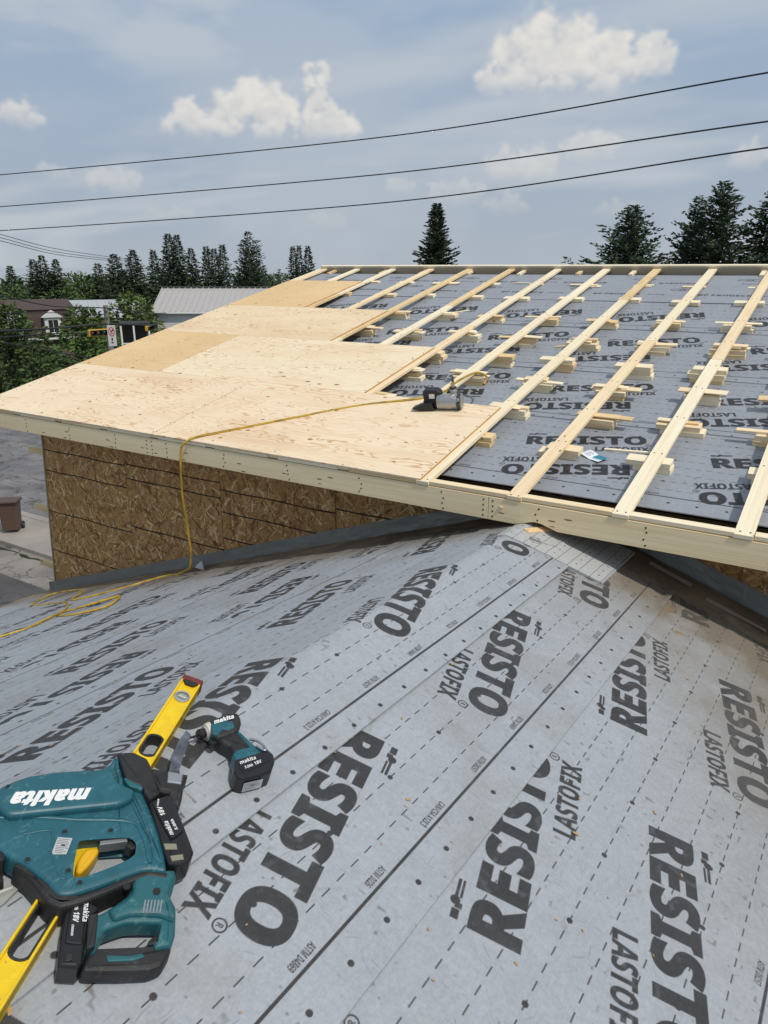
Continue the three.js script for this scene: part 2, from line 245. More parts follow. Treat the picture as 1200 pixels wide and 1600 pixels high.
// ---------------------------------------------------------------- ground, road
const GY = -7.8, terrain = (x, z) => { const r = Math.hypot(x, z); return GY - .07 * Math.max(0, Math.min(r, 130) - 40) - .1 * Math.max(0, r - 185); };
{
  const ring = [0, 15, 30, 38, 42, 50, 60, 75, 90, 110, 129, 132, 160, 184, 188, 240, 400, 800, 1500], n = 96, p = [], uv = [], ix = [];
  for (const r of ring) for (let i = 0; i <= n; i++) { const a = i / n * 2 * Math.PI, x = r * Math.cos(a), z = r * Math.sin(a); p.push(x, terrain(x, z), z); uv.push(x / 6, z / 6); }
  for (let j = 0; j + 1 < ring.length; j++) for (let i = 0; i < n; i++) { const a = j * (n + 1) + i, b = a + n + 1; ix.push(a, a + 1, b, a + 1, b + 1, b); }
  const g = new THREE.BufferGeometry(); g.setAttribute('position', new THREE.Float32BufferAttribute(p, 3)); g.setAttribute('uv', new THREE.Float32BufferAttribute(uv, 2)); g.setIndex(ix); g.computeVertexNormals();
  const grass = dataTex(512, 512, (u, v, o) => { const a = fbm(u * 8, v * 8, 4), b = vn(u * 256, v * 256), c = fbm(u * 64, v * 64, 3); const m = .55 + .35 * a + .35 * b * c; o[0] = 78 * m; o[1] = 104 * m; o[2] = 46 * m; });
  structure('ground', g, new THREE.MeshStandardMaterial({ map: grass, roughness: .95 }), 'green lawn and ground beyond the asphalt road');
  const sheet = (x0, x1, z0, z1, lift, st = 2, s = 5) => { const nx = Math.ceil((x1 - x0) / st), nz = Math.ceil((z1 - z0) / st), q = new THREE.PlaneGeometry(x1 - x0, z1 - z0, nx, nz); q.rotateX(-Math.PI / 2); q.translate((x0 + x1) / 2, 0, (z0 + z1) / 2); const P = q.attributes.position, U = q.attributes.uv; for (let i = 0; i < P.count; i++) { P.setY(i, terrain(P.getX(i), P.getZ(i)) + lift); U.setXY(i, P.getX(i) / s, P.getZ(i) / s); } q.computeVertexNormals(); return q; };
  const asphalt = (b, seed) => new THREE.MeshStandardMaterial({ roughness: .9, map: dataTex(1024, 1024, (u, v, o) => { const a = fbm(u * 6 + seed, v * 6, 5), c = vn(u * 256, v * 256), k = vn(u * 700, v * 700), crack = sstep(.03, 0, Math.abs(fbm(u * 7 + 30, v * 7 + seed, 4) - .5)) * .3, tr = .12 * sstep(.55, .7, fbm(u * 2, v * 14 + seed, 3)); const m = .78 + .35 * a + .12 * (c - .5) + .2 * (k - .5) - crack - tr; o[0] = b[0] * m; o[1] = b[1] * m; o[2] = b[2] * m; }) });
  structure('road', sheet(-49, 40, -60, -13.35, .012), asphalt([122, 120, 121], 1), 'grey worn asphalt street beyond the sidewalk');
  structure('driveway', sheet(-70, 30, -11.29, -9.95, .008, 2), asphalt([132, 126, 120], 4), 'pale worn strip of paving beside the parking lot');
  structure('parking_lot', sheet(-70, 40, -9.95, 40, .014), asphalt([84, 82, 82], 8), 'dark asphalt lot beside the lower roof');
  const verge = sheet(-24, -16.9, -11.1, -11.0, .018, .12); { const P = verge.attributes.position; for (let i = 0; i < P.count; i++) P.setZ(i, P.getZ(i) + .18 * (vn(P.getX(i) * 3.5, P.getZ(i) < -11.05 ? 3 : 8) - .5)); }
  structure('verge', verge, new THREE.MeshStandardMaterial({ map: grass, color: new THREE.Color().setRGB(.42, .36, .36), roughness: .95 }), 'narrow grass strip along the sidewalk');
  const walk = thing('sidewalk', 'pale concrete sidewalk slabs beside the street', 'sidewalk', [0, 0, 0], 0, null, 'structure'); delete walk.userData.category;
  const conc = new THREE.MeshStandardMaterial({ roughness: .9, map: dataTex(512, 512, (u, v, o) => { const m = .84 + .2 * fbm(u * 5, v * 5, 4) + .14 * (vn(u * 300, v * 300) - .5); o[0] = 162 * m; o[1] = 154 * m; o[2] = 146 * m; }) });
  for (let x = -62; x < 10; x += 1.8) mesh('slab', boxUV(T(box(1.785, .14, 1.7, .01), x + .9, terrain(x + .9, -12.1) + .06, -12.12), 0, 5, 5), conc, walk);
  for (let x = -62; x < 10; x += 3) mesh('kerb', boxUV(T(box(2.99, .2, .28, .03), x + 1.5, terrain(x + 1.5, -13.1) + .04, -13.13), 0, 5, 5), conc, walk);
}

// ---------------------------------------------------------------- timber extension: the far roof under construction
const S0 = new THREE.Vector3(0, -1.235, -3.83), SL = new THREE.Vector3(0, .21765, -.97603), SN = new THREE.Vector3(0, .97603, .21765), TH = Math.atan(.223);
const onRoof = (x, s, h = 0) => new THREE.Vector3(x, S0.y + SL.y * s + SN.y * h, S0.z + SL.z * s + SN.z * h);
const ext = thing('timber_extension', 'timber extension with a strapped, half sheathed roof and bare strand board walls', 'building', [-7.05, GY, -4.38], 0, null, 'thing');
const E0 = ext.position;
const roofPlace = (g, x, s, h) => { g.rotateX(TH); const p = onRoof(x, s, h); return g.translate(p.x - E0.x, p.y - E0.y, p.z - E0.z); };   // geometry: x along the eave, y up, -z up the slope
const XL = -7.06, XR = 2.6, STRIPS = []; for (let k = -8; k <= 7; k++) STRIPS.push(-2.145 + .607 * k);
const RIDGE = 5.72;
const nails = [];
const nailAt = (x, s, h) => { const g = new THREE.CylinderGeometry(.0055, .0055, .002, 7); roofPlace(g, x, s, h); nails.push(g); };
// plywood
const PLY = [[-7.06, -4.587, 0, 1.22, 0], [-4.583, -2.158, 0, 1.22, 0], [-7.06, -5.822, 1.223, 2.443, 3], [-5.818, -3.372, 1.223, 2.443, 1], [-7.06, -4.587, 2.446, 3.60, 2], [-7.06, -5.80, 3.604, 4.92, 3]];
PLY.forEach(([x0, x1, s0, s1, m], i) => {
  const w = x1 - x0, d = s1 - s0, g = box(w, .0125, d, .0015), p = g.attributes.position, n = g.attributes.normal, uv = g.attributes.uv; g.clearGroups();
  const fl = i % 2 ? -1 : 1; for (let k = 0; k < p.count; k++) uv.setXY(k, .5 + fl * p.getX(k) / 2.47, .5 + (i % 3 ? 1 : -1) * p.getZ(k) / 1.24);
  const t = mesh('plywood_sheet', roofPlace(g, (x0 + x1) / 2, (s0 + s1) / 2, -.00625), plyMats[m], ext);
  if (m === 3) t.userData.label = i === 2 ? 'darker tan plywood offcut at the left edge of the second row' : 'darker tan plywood sheet highest on the roof';
  const e = box(.004, .0115, d - .004, 0); mesh('sheet_edge', roofPlace(boxUV(e, 2, .3, .0125), x1 + .001, (s0 + s1) / 2, -.0064), plyEdge, ext);
  for (const sx of STRIPS) if (sx > x0 - .05 && sx < x1 + .05) for (let s = s0 + .03; s < s1; s += .2) nailAt(clamp(sx + rr(-.012, .012), x0 + .012, x1 - .012), s + rr(-.02, .02), .0006);
});
// strapping boards
STRIPS.forEach((sx, i) => {
  const split = [3.2, 3.9, 2.6, 3.0, 4.3, 3.55][(i * 5) % 6], h = -.0125 - .0125;
  for (const [a, b, dx, dh] of [[sx > -2.3 ? -.004 : .012, split, 0, 0], [split + .004, RIDGE - .02, rr(-.012, .012), 0]]) {
    const g = boxUV(box(.089, .025, b - a, .002), 2, 2.4, .3, R(), R()); g.rotateY(rr(-.0015, .0015)); mesh('strapping_board', roofPlace(g, sx + dx, (a + b) / 2, h + dh), lum(), ext);
  }
  if (sx > -2.3) for (const s of [.02, .8, 1.38, 1.96, 2.45, 3.07, 3.68, 4.45]) for (const o of [-.022, .024]) nailAt(sx + o, s + rr(-.015, .015), -.0122);
  else for (const s of [2.7, 3.07, 3.68, 4.45, 5.05]) nailAt(sx + rr(-.02, .02), s, -.0122);
});
// membrane sheets of the far roof, following the packed-up strapping
const OFF = [[-.3, .112], [.25, .115], [.78, .117], [1.36, .135], [2.2, .152], [3.07, .147], [3.68, .125], [4.45, .082], [5.05, .06], [6, .045]];
const off = (s) => { for (let i = 0; i + 1 < OFF.length; i++) if (s <= OFF[i + 1][0]) return lerp(OFF[i][1], OFF[i + 1][1], (s - OFF[i][0]) / (OFF[i + 1][0] - OFF[i][0])); return .045; };
function sheetGeo(P, p0, p1, q0, q1, np, nq, thick = .003) {   // P(p, q) -> [point, normal]; top skin plus edge strips
  const pos = [], uv = [], ix = [];
  for (let j = 0; j <= nq; j++) for (let i = 0; i <= np; i++) { const v = P(lerp(p0, p1, i / np), lerp(q0, q1, j / nq), (j / nq)); pos.push(v.x, v.y, v.z); uv.push(i / np, 1 - j / nq); }
  const w = np + 1; for (let j = 0; j < nq; j++) for (let i = 0; i < np; i++) { const a = j * w + i; ix.push(a, a + w, a + 1, a + 1, a + w, a + w + 1); }
  const edge = (list) => { const b = pos.length / 3; for (const k of list) { pos.push(pos[k * 3], pos[k * 3 + 1] - thick, pos[k * 3 + 2]); uv.push(uv[k * 2], uv[k * 2 + 1]); pos.push(pos[k * 3], pos[k * 3 + 1], pos[k * 3 + 2]); uv.push(uv[k * 2], uv[k * 2 + 1]); } for (let m = 0; m + 1 < list.length; m++) ix.push(b + m * 2, b + m * 2 + 2, b + m * 2 + 1, b + m * 2 + 1, b + m * 2 + 2, b + m * 2 + 3); };
  edge([...Array(w).keys()].map((i) => nq * w + i)); edge([...Array(nq + 1).keys()].map((j) => j * w)); edge([...Array(nq + 1).keys()].map((j) => j * w + np));
  const g = new THREE.BufferGeometry(); g.setAttribute('position', new THREE.Float32BufferAttribute(pos, 3)); g.setAttribute('uv', new THREE.Float32BufferAttribute(uv, 2)); g.setIndex(ix); g.computeVertexNormals(); return g;
}
const FAR = [
  { s: [.285, 1.52], heavy: -.44, rows: [{ t: 1, p: -1.45, q: -.60 }, { t: 2, p: -1.48, q: -1.085 }] },
  { s: [1.42, 2.6], heavy: -1.50, rows: [{ t: 1, p: -1.75, q: -1.70 }, { t: 2, p: -1.70, q: -2.14 }] },
  { s: [2.485, 3.78], heavy: -2.6, rows: [{ t: 1, p: -1.9, q: -2.84 }, { t: 2, p: -1.60, q: -3.34 }] },
  { s: [3.65, 4.6], heavy: -3.76, rows: [{ t: 1, p: -2.9, q: -4.02 }] },
  { s: [4.48, 5.55], plain: 'deck' }];
FAR.forEach((f, i) => {
  const q0 = -f.s[1], q1 = -f.s[0], px0 = [-2.6, -3.9, -5.1, -6.3, XL + .05][i], tex = membraneTex({ W: 2048, H: i < 3 ? 320 : 256, p0: px0, p1: XR, q0, q1, heavy: f.heavy, rows: f.rows, plain: f.plain, seed: 60 + i, scuffs: 120, base: [145, 150, 158], clean: .15 });
  const P = (p, q, t) => { const s = -q, h = -off(s) + .001 + .006 * t + .004 * (fbm(p * 1.5 + i * 7, s * 2, 3) - .5) + (t > .97 ? .003 * (vn(p * 2.3, i) - .2) : 0), v = onRoof(p, s, h); return v.sub(E0); };
  mesh('underlayment_sheet', sheetGeo(P, px0, XR, q0, q1, 96, 16, .006), membraneMat(tex), ext);
  if (i < 4) mesh('underlayment_sheet', sheetGeo((p, q, t) => { const v = P(p, q, t); v.y -= .004; return v; }, XL + .05, px0 + .06, q0, q1, 30, 8, .004), std([.28, .3, .335], .65), ext);
});
// packed blocks under the strapping
const blockVar = []; for (let i = 0; i < 8; i++) blockVar.push(null);
STRIPS.forEach((sx, ki) => {
  for (const [s, gap] of [[.78, 0], [1.36, 0], [1.96, 0], [2.45, 0], [3.07, 0], [3.68, 0], [4.45, 0], [5.05, 0]]) {
    const covered = PLY.some(([x0, x1, s0, s1]) => sx < x1 - .4 && s > s0 && s < s1); if (covered) continue;
    const H = off(s) - .0375 - .004, st = part('block_stack', ext); let h = 0; const sj = s + rr(-.03, .03), xj = sx + rr(-.04, .04);
    const lay = (w, t, d, dx, ds, yaw) => { const g = boxUV(box(w, t, d, .0025), 0, 2.4, .3, R(), R()); g.rotateY(yaw); mesh('shim_block', roofPlace(g, xj + dx, sj + ds, -off(s) + .003 + h + t / 2), lum(), st); h += t + .0004; };
    while (H - h > .036) lay(rr(.22, .30), .036, .089, rr(-.02, .025), rr(-.012, .012), rr(-.04, .04));
    while (H - h > .0045) { const t = Math.min(H - h, rr(.006, .017)); lay(R() < .28 ? rr(.3, .42) : rr(.16, .27), t, rr(.04, .085), rr(-.06, .07), rr(-.015, .02), rr(-.08, .08)); }
  }
});
// fascia with a notch where the lower ridge runs under it; filler between the strapping; ridge and rake boards
{
  const F = (x0, x1, notch) => {
    const s = new THREE.Shape(), y0 = -1.418, y1 = -1.277; s.moveTo(x0, y0); if (notch) { s.lineTo(-1.53, y0); s.lineTo(-1.41, y0 + .034); s.lineTo(-1.38, y0 + .034); s.lineTo(-1.27, y0); } s.lineTo(x1, y0); s.lineTo(x1, y1); s.lineTo(x0, y1);
    const g = new THREE.ExtrudeGeometry(s, { depth: .036, bevelEnabled: true, bevelSize: .002, bevelThickness: .002, bevelSegments: 1, bevelOffset: -.002 }); g.translate(-E0.x, -E0.y, -3.878 - E0.z); return boxUV(g, 0, 3.4, .155, R(), .1);
  };
  mesh('fascia_board', F(XL - .02, -4.63), fasciaMat, ext); mesh('fascia_board', F(-4.627, -1.70), fasciaMat, ext); mesh('fascia_board', F(-1.697, XR, true), fasciaMat, ext);
  for (let i = 0; i + 1 < STRIPS.length; i++) { const a = STRIPS[i] + .047, b = STRIPS[i + 1] - .047, z = a > -2.3 ? 0 : -.003; mesh('filler_strip', roofPlace(boxUV(box(b - a, .025, .045, .002), 0, 2.4, .3, R(), R()), (a + b) / 2, .03, -.026 + z), lum(), ext); }
  const fx = []; for (let x = XL + .2; x < XR; x += .607) for (let k = 0; k < 4; k++) { const g = new THREE.CylinderGeometry(.0055, .0055, .003, 7); g.rotateX(Math.PI / 2); g.translate(x + rr(-.012, .012) - E0.x, -1.30 - k * .033 + rr(-.006, .006) - E0.y, -3.8398 - E0.z); fx.push(g); }
  for (const jx of [-4.63, -1.70]) for (const o of [-.03, .03]) for (let k = 0; k < 4; k++) { const g = new THREE.CylinderGeometry(.0055, .0055, .003, 7); g.rotateX(Math.PI / 2); g.translate(jx + o - E0.x, -1.30 - k * .032 - E0.y, -3.8398 - E0.z); fx.push(g); }
  const nm = mesh('nail_heads', merge([...nails, ...fx]), nailMat, ext); nm.userData.kind = 'stuff';
  mesh('sub_fascia', boxUV(T(box(XR - XL, .12, .036), (XL + XR) / 2 - E0.x, -1.345 - E0.y, -3.90 - E0.z), 0), lumMats[2], ext);
  const rb = boxUV(box(XR - XL, .13, .038), 0, 2.4, .3); mesh('ridge_board', roofPlace(rb, (XL + XR) / 2, RIDGE, -.0645), std([.5, .4, .27], .85), ext);  // ridge board browner than the other timber, shade put into its colour
  mesh('ridge_cap_strip', roofPlace(boxUV(box(XR - XL + .02, .024, .06), 0), (XL + XR) / 2, RIDGE + .012, .0135), lumMats[1], ext);
  mesh('rake_board', roofPlace(boxUV(box(.038, .14, RIDGE), 2), XL - .02, RIDGE / 2, -.084), lumMats[1], ext);
  for (let i = 0; i < 12; i++) mesh('rafter_stub', roofPlace(boxUV(box(.05, .03, rr(.12, .22)), 2, 2.4, .3, R(), R()), -6.7 + i * .72 + rr(-.1, .1), RIDGE - .12, -.045), lum(), ext);
}
// walls, soffit, rear slope
{
  const panel = (w, h, i) => { const g = box(w - .004, h, .011, .001), p = g.attributes.position, uv = g.attributes.uv; for (let k = 0; k < p.count; k++) uv.setXY(k, (p.getX(k) + 1.22 / 2) / 1.22, 1 + (p.getY(k) - h / 2) / 2.44 + (i > 6 ? -.1 : 0)); return g; };
  const wall = part('wall', ext), top = -1.385;
  let x = -6.88, i = 0; while (x < XR - .1) { const w = Math.min(1.22, XR - .1 - x), h = 2.44; for (let y = top; y > GY; y -= 2.444) { const hh = Math.min(h, y - GY); { const g = panel(w, hh, i); if (i === 0) { const p = g.attributes.position; for (let k = 0; k < p.count; k++) if (p.getX(k) < 0) p.setX(k, p.getX(k) - .20 * clamp((top - (y - hh / 2 + p.getY(k))) / 2.2, 0, 1)); } mesh('strand_board_panel', T(g, x + w / 2 - E0.x, y - hh / 2 - E0.y, -4.386 - E0.z), osbMats[i % 3], wall); } } x += 1.222; i++; }
  const lw = part('wall', ext);
  for (let z = -4.4; z > -15; z -= 1.222) { const g = panel(1.22, 7.2, 1); g.rotateY(-Math.PI / 2); mesh('strand_board_panel', T(g, -6.875 - E0.x, -1.5 - 3.05 - .6 - E0.y, z - .61 - E0.z), osbMats[i++ % 3], lw); }
  { const g = box(.012, 2.2, .03, .002); g.rotateZ(-.0907); mesh('corner_trim', T(g, -6.985 - E0.x, -1.5 - 1.1 - E0.y, -4.382 - E0.z), osbEdge, ext); }
  for (const y of [-1.83, -2.47, -3.14]) mesh('batten', boxUV(T(box(.26, .07, .03), -7.12 - .09 * (-1.5 - y) - E0.x, y - E0.y, -4.46 - E0.z), 0), lumMats[2], ext);
  mesh('wall', boxUV(T(box(.012, 6.3, 11), XR - .1 - E0.x, -1.5 - 3.15 - E0.y, -9.9 - E0.z), 2), osbEdge, ext);
  mesh('wall', boxUV(T(box(9.5, 6.3, .012), -2.15 - E0.x, -1.5 - 3.15 - E0.y, -15.2 - E0.z), 0), osbEdge, ext);
  mesh('ceiling', T(box(9.4, .02, 10.7, 0), -2.15 - E0.x, -1.62 - E0.y, -9.82 - E0.z), std([.04, .035, .03]), ext);  // near-black colour stands in for darkness inside the roof cavity
  mesh('soffit', T(box(9.4, .012, .45, 0), -2.2 - E0.x, -1.37 - E0.y, -4.13 - E0.z), std([.45, .34, .2], .9), ext);
  const rear = box(XR - XL, .05, 5.9, 0); rear.rotateX(-TH); mesh('rear_roof', T(rear, (XL + XR) / 2 - E0.x, -.72 - E0.y, -12.32 - E0.z), std([.3, .32, .35], .7), ext);
  const gs = new THREE.Shape([[-4.4, -1.5], [-9.4, -.35], [-15, -1.5]].map((a) => new THREE.Vector2(...a))), gg = new THREE.ExtrudeGeometry(gs, { depth: .012, bevelEnabled: false }); gg.rotateY(Math.PI / 2); gg.scale(1, 1, -1);
}

// ---------------------------------------------------------------- lower roof with printed underlayment
const RO = new THREE.Vector3(-1.46, -1.42, -4), RA = new THREE.Vector3(.025, -.0449, -.9987).normalize();
const bOf = (s) => { const b = new THREE.Vector3(1, s, 0); return b.addScaledVector(RA, -b.dot(RA)).normalize(); };
const BR = bOf(-.345), BL = bOf(.345), NR = BR.clone().cross(RA).normalize(), NL = BL.clone().cross(RA).normalize();
const low = thing('lower_roof', 'lower gable roof covered in grey printed underlayment sheets', 'roof', [-1.46, -1.42, -1.5], 0, null, 'thing');
const L0 = low.position;
const onLow = (u, v, lift = 0) => {
  const r = .018, q = Math.sqrt(v * v + r * r), f = (q + v) / 2, g = (q - v) / 2, w = sstep(-.03, .03, v), n = NL.clone().lerp(NR, w).normalize();
  const wr = Math.abs(fbm(u * 1.1 + v * .9 + 30, v * 2.1 - u * .4 + 7, 3) - .5), und = .008 * (fbm(u * .9 + 4, v * 1.3 + 2, 3) - .5) + .0022 * (fbm(u * 5, v * 6, 2) - .5) + .006 * sstep(.05, 0, wr) * sstep(.45, .7, vn(u * .8 + 9, v * .9));
  return RO.clone().addScaledVector(RA, u).addScaledVector(BR, f).addScaledVector(BL, -g).addScaledVector(n, lift + und);
};
const dirtWall = (k) => (p, q) => sstep(-.62, -.05, k * p);
{
  const side = (name, sgn, v0, v1, heavy, rows, seed, u0, u1, extra = {}) => {   // v0 = covered upper edge, v1 = visible lower edge, both as distance from the ridge
    const right = sgn > 0, p0 = right ? u0 : -u1, p1 = right ? u1 : -u0;
    const tex = membraneTex({ W: 2048, H: extra.H ?? 512, p0, p1, q0: v0, q1: v1, heavy, rows, seed, dirt: (p, q) => .9 * sstep(-.55, .02, right ? p : -p) + (extra.dirt ? extra.dirt(p, q) : 0), scuffs: extra.scuffs ?? 800, base: extra.base });
    const P = (p, q, t) => { const u = right ? p : -p, v = right ? q : -q; const curl = extra.curl ? .03 * sstep(-.35, 0, u) * sstep(.93, 1, t) : 0; return onLow(u, v, .0008 + .0058 * t + .002 * sstep(.93, 1, t) * vn(u * 6, seed) + (extra.lift ?? 0) + curl).sub(L0); };
    return mesh(name, sheetGeo(P, p0, p1, v0, v1, 200, 44, .005), membraneMat(tex), low);
  };
  const U0 = -4.9;
  side('underlayment_sheet', 1, -.30, .371, .277, [{ t: 1, p: -1.40, q: .005 }], 21, U0, -.02, { H: 384, lift: .006 });
  side('underlayment_sheet', 1, .24, .873, .742, [{ t: 1, p: -1.447, q: .495 }], 22, U0, .005, { curl: 1, dirt: (p, q) => .32 * sstep(-1.4, -.3, p) });
  side('underlayment_sheet', 1, .78, 1.815, 1.684, [{ t: 1, p: -2.163, q: 1.437 }, { t: 2, p: -2.211, q: .928 }], 23, U0, .02, { scuffs: 1500, dirt: (p, q) => .38 * sstep(1.0, 1.7, q) * sstep(-2.6, -1.0, p) + .3 * sstep(-1.5, -.4, p) });
  side('underlayment_sheet', 1, 1.72, 2.78, 2.65, [{ t: 1, p: -2.0, q: 2.40 }, { t: 2, p: -1.9, q: 1.89 }], 24, U0, .03);
  const LS = [[.22, .96, .829], [.87, 1.93, 1.80], [1.84, 2.90, 2.77], [2.81, 3.87, 3.74], [3.78, 4.84, 4.71], [4.75, 5.82, 5.68]];
  LS.forEach(([a, b, h], i) => side('underlayment_sheet', -1, a, b, h, [{ t: 1, p: [1.426, 1.9, 1.2, 1.7, 1.5, 1.1][i], q: h - .262 }, { t: 2, p: [2.0, 1.2, 1.8, 1.35, 1.05, 1.6][i], q: h - .74 }], 30 + i, -4.9, [.0, .02, -.01, .02, .0, .03][i], { scuffs: i < 2 ? 300 : 120, H: i < 2 ? 512 : 384 }));
  // worn strip of membrane along the wall and the deck under everything
  const worn = new THREE.MeshStandardMaterial({ roughness: .85, bumpMap: fabricBump, bumpScale: .001, map: dataTex(1024, 256, (u, v, o) => { const n = fbm(u * 40, v * 5, 4), m = fbm(u * 9 + 4, v * 3, 4), s = vn(u * 512, v * 128), k = .62 + .5 * n + .35 * (m - .5) + .16 * (s - .5), w = sstep(.55, .75, fbm(u * 60, v * 4 + 9, 3)); o[0] = lerp(150, 190, w * .6) * k; o[1] = lerp(132, 172, w * .6) * k; o[2] = lerp(108, 146, w * .6) * k; }) });
  const strip = (v0, v1, u0, u1, lift) => sheetGeo((p, q) => onLow(q, p, lift).sub(L0), v1, v0, u0, u1, 80, 6, .003);
  mesh('worn_membrane_strip', strip(-6.12, 3.2, -.5, .375, -.001), worn, low).userData.label = 'brown stained membrane strip along the wall';
  const deckMat = std([.3, .25, .18], .9);
  { const s = new THREE.Shape(), yl = RO.y, prof = [[-5.82 - 1.46, RO.y - 2.02], [-1.46, RO.y - .012], [1.45, RO.y - 1.005], [1.45, RO.y - 1.2], [-1.46, RO.y - .2], [-5.82 - 1.46, RO.y - 2.2]]; prof.forEach(([x, y], k) => (k ? s.lineTo(x, y - .035) : s.moveTo(x, y - .035))); const g = new THREE.ExtrudeGeometry(s, { depth: 5.4, bevelEnabled: false }); const p = g.attributes.position; for (let i = 0; i < p.count; i++) { const z = p.getZ(i); p.setXYZ(i, p.getX(i) - (z - .38) * .025 - L0.x, p.getY(i) + (z - .38) * .0449 - L0.y, -4.375 + z - L0.z); } g.computeVertexNormals(); mesh('roof_deck', g, deckMat, low); }
  for (const v of [-6.05, 3.02]) { const a = onLow(.37, v, -.08).sub(L0), b = onLow(-4.9, v, -.08).sub(L0); mesh('eave_board', boxUV(beam(a.toArray(), b.toArray(), .03, .15), 2), lumMats[2], low); }
  mesh('wall', T(box(8.2, 3.6, 4.8, .02), -2.4 - L0.x, GY + 1.8 - L0.y, -1.9 - L0.z), std([.4, .38, .34], .9), low);
  // flashing on the wall
  const galv = new THREE.MeshStandardMaterial({ color: new THREE.Color().setRGB(.25, .255, .235), metalness: .25, roughness: .5, roughnessMap: dataTex(256, 64, (u, v, o) => { o[1] = 130 + 120 * fbm(u * 20, v * 4, 4); o[0] = o[2] = o[1]; }, false), bumpMap: dataTex(256, 64, (u, v, o) => { o[0] = o[1] = o[2] = 255 * fbm(u * 12, v * 2, 3); }, false), bumpScale: .006 });
  const flash = (pts, h) => { const geos = []; for (let i = 0; i + 1 < pts.length; i++) { const [x0, y0] = pts[i], [x1, y1] = pts[i + 1], n = 8; const g = new THREE.PlaneGeometry(1, 1, n, 3), p = g.attributes.position; for (let k = 0; k < p.count; k++) { const a = p.getX(k) + .5, b = p.getY(k) + .5, x = lerp(x0, x1, a), y = lerp(y0, y1, a); p.setXYZ(k, x - L0.x, y + b * (h + .008 * (vn(x * 7, 2) - .5)) - .02 - L0.y, -4.372 + .012 * (1 - b) * (1 - b) + .007 * (vn(x * 5, b * 2) - .4) * b - L0.z); } g.computeVertexNormals(); geos.push(g); const f = new THREE.PlaneGeometry(1, 1, n, 1), fp = f.attributes.position; for (let k = 0; k < fp.count; k++) { const a = fp.getX(k) + .5, b = fp.getY(k) + .5, x = lerp(x0, x1, a), y = lerp(y0, y1, a); fp.setXYZ(k, x - L0.x, y + .006 - L0.y, -4.37 + (1 - b) * .11 - L0.z); } } return merge(geos); };
  const yl = (v) => { const p = onLow(.37, v); return [p.x, p.y]; };
  mesh('metal_flashing', flash([yl(-6.04), yl(-4.2), yl(-2.6)], .125), galv, low); mesh('metal_flashing', flash([yl(-2.68), yl(-1.5), yl(-.05)], .13), galv, low); mesh('metal_flashing', flash([yl(.02), yl(1.2), yl(2.9)], .13), galv, low);
  // white printed scrap of sheet lapped over the peak, with thin lines
  const pt = document.createElement('canvas'); pt.width = 512; pt.height = 512; const x = pt.getContext('2d'); x.fillStyle = 'rgb(174,176,176)'; x.fillRect(0, 0, 512, 512); { const q = rngOf(5); for (let i = 0; i < 1400; i++) { x.fillStyle = q() < .5 ? 'rgba(255,255,255,.12)' : 'rgba(60,60,55,.12)'; x.fillRect(q() * 512, q() * 512, 3 + q() * 9, 2 + q() * 5); } }
  x.fillStyle = 'rgba(60,60,60,.75)'; for (let i = 0; i < 10; i++) x.fillRect(0, 18 + i * 54, 512, 2.4); for (let i = 0; i < 8; i++) for (let j = 0; j < 5; j++) { x.beginPath(); x.arc(60 + i * 66, 45 + j * 108, 5, 0, 7); x.fill(); } x.save(); x.translate(90, 150); x.rotate(1.2); x.strokeStyle = 'rgba(60,60,60,.8)'; x.lineWidth = 5; x.beginPath(); x.arc(0, 0, 26, 0, 7); x.stroke(); x.fillRect(-20, -9, 40, 18); x.font = 'bold 18px sans-serif'; x.fillText('INSTALL', 34, 6); x.restore();
  const ptt = new THREE.CanvasTexture(pt); ptt.colorSpace = THREE.SRGBColorSpace;
  mesh('sheet_offcut', sheetGeo((p, q) => onLow(p + .12 * (q - .2), q, .0165).sub(L0), -.40, .2, -.05, .56, 40, 40, .013), new THREE.MeshStandardMaterial({ map: ptt, roughness: .6 }), low).userData.label = 'whitish offcut of sheet lapped over the ridge beside the fascia';
  const tape = std([.42, .38, .31], .7); for (const [v, u, l, w] of [[.66, .23, .26, .06], [1.02, .16, .34, .055], [1.5, .2, .3, .05]]) mesh('tape_strip', sheetGeo((p, q) => onLow(q, p, .0035).sub(L0), v, v + l, u, u + w, 6, 2, .001), tape, low);
}

// ---------------------------------------------------------------- trees
const barkMat = std([.09, .075, .06], .95);
const leafMat = new THREE.MeshStandardMaterial({ vertexColors: true, roughness: .8, side: THREE.DoubleSide });
class Leaves {
  constructor() { this.p = []; this.c = []; }
  add(o, d, w, L, W, c) {   // a pointed blade from o along d, widening sideways along w
    const m = [o[0] + d[0] * L * .45, o[1] + d[1] * L * .45, o[2] + d[2] * L * .45], t = [o[0] + d[0] * L, o[1] + d[1] * L, o[2] + d[2] * L];
    const a = [m[0] + w[0] * W, m[1] + w[1] * W, m[2] + w[2] * W], b = [m[0] - w[0] * W, m[1] - w[1] * W, m[2] - w[2] * W];
    this.p.push(...o, ...a, ...t, ...o, ...t, ...b); for (let i = 0; i < 6; i++) this.c.push(...c);
  }
  build() { const g = new THREE.BufferGeometry(); g.setAttribute('position', new THREE.Float32BufferAttribute(this.p, 3)); g.setAttribute('color', new THREE.Float32BufferAttribute(this.c, 3)); g.computeVertexNormals(); return g; }
}
const norm3 = (v) => { const l = Math.hypot(...v) || 1; return [v[0] / l, v[1] / l, v[2] / l]; };
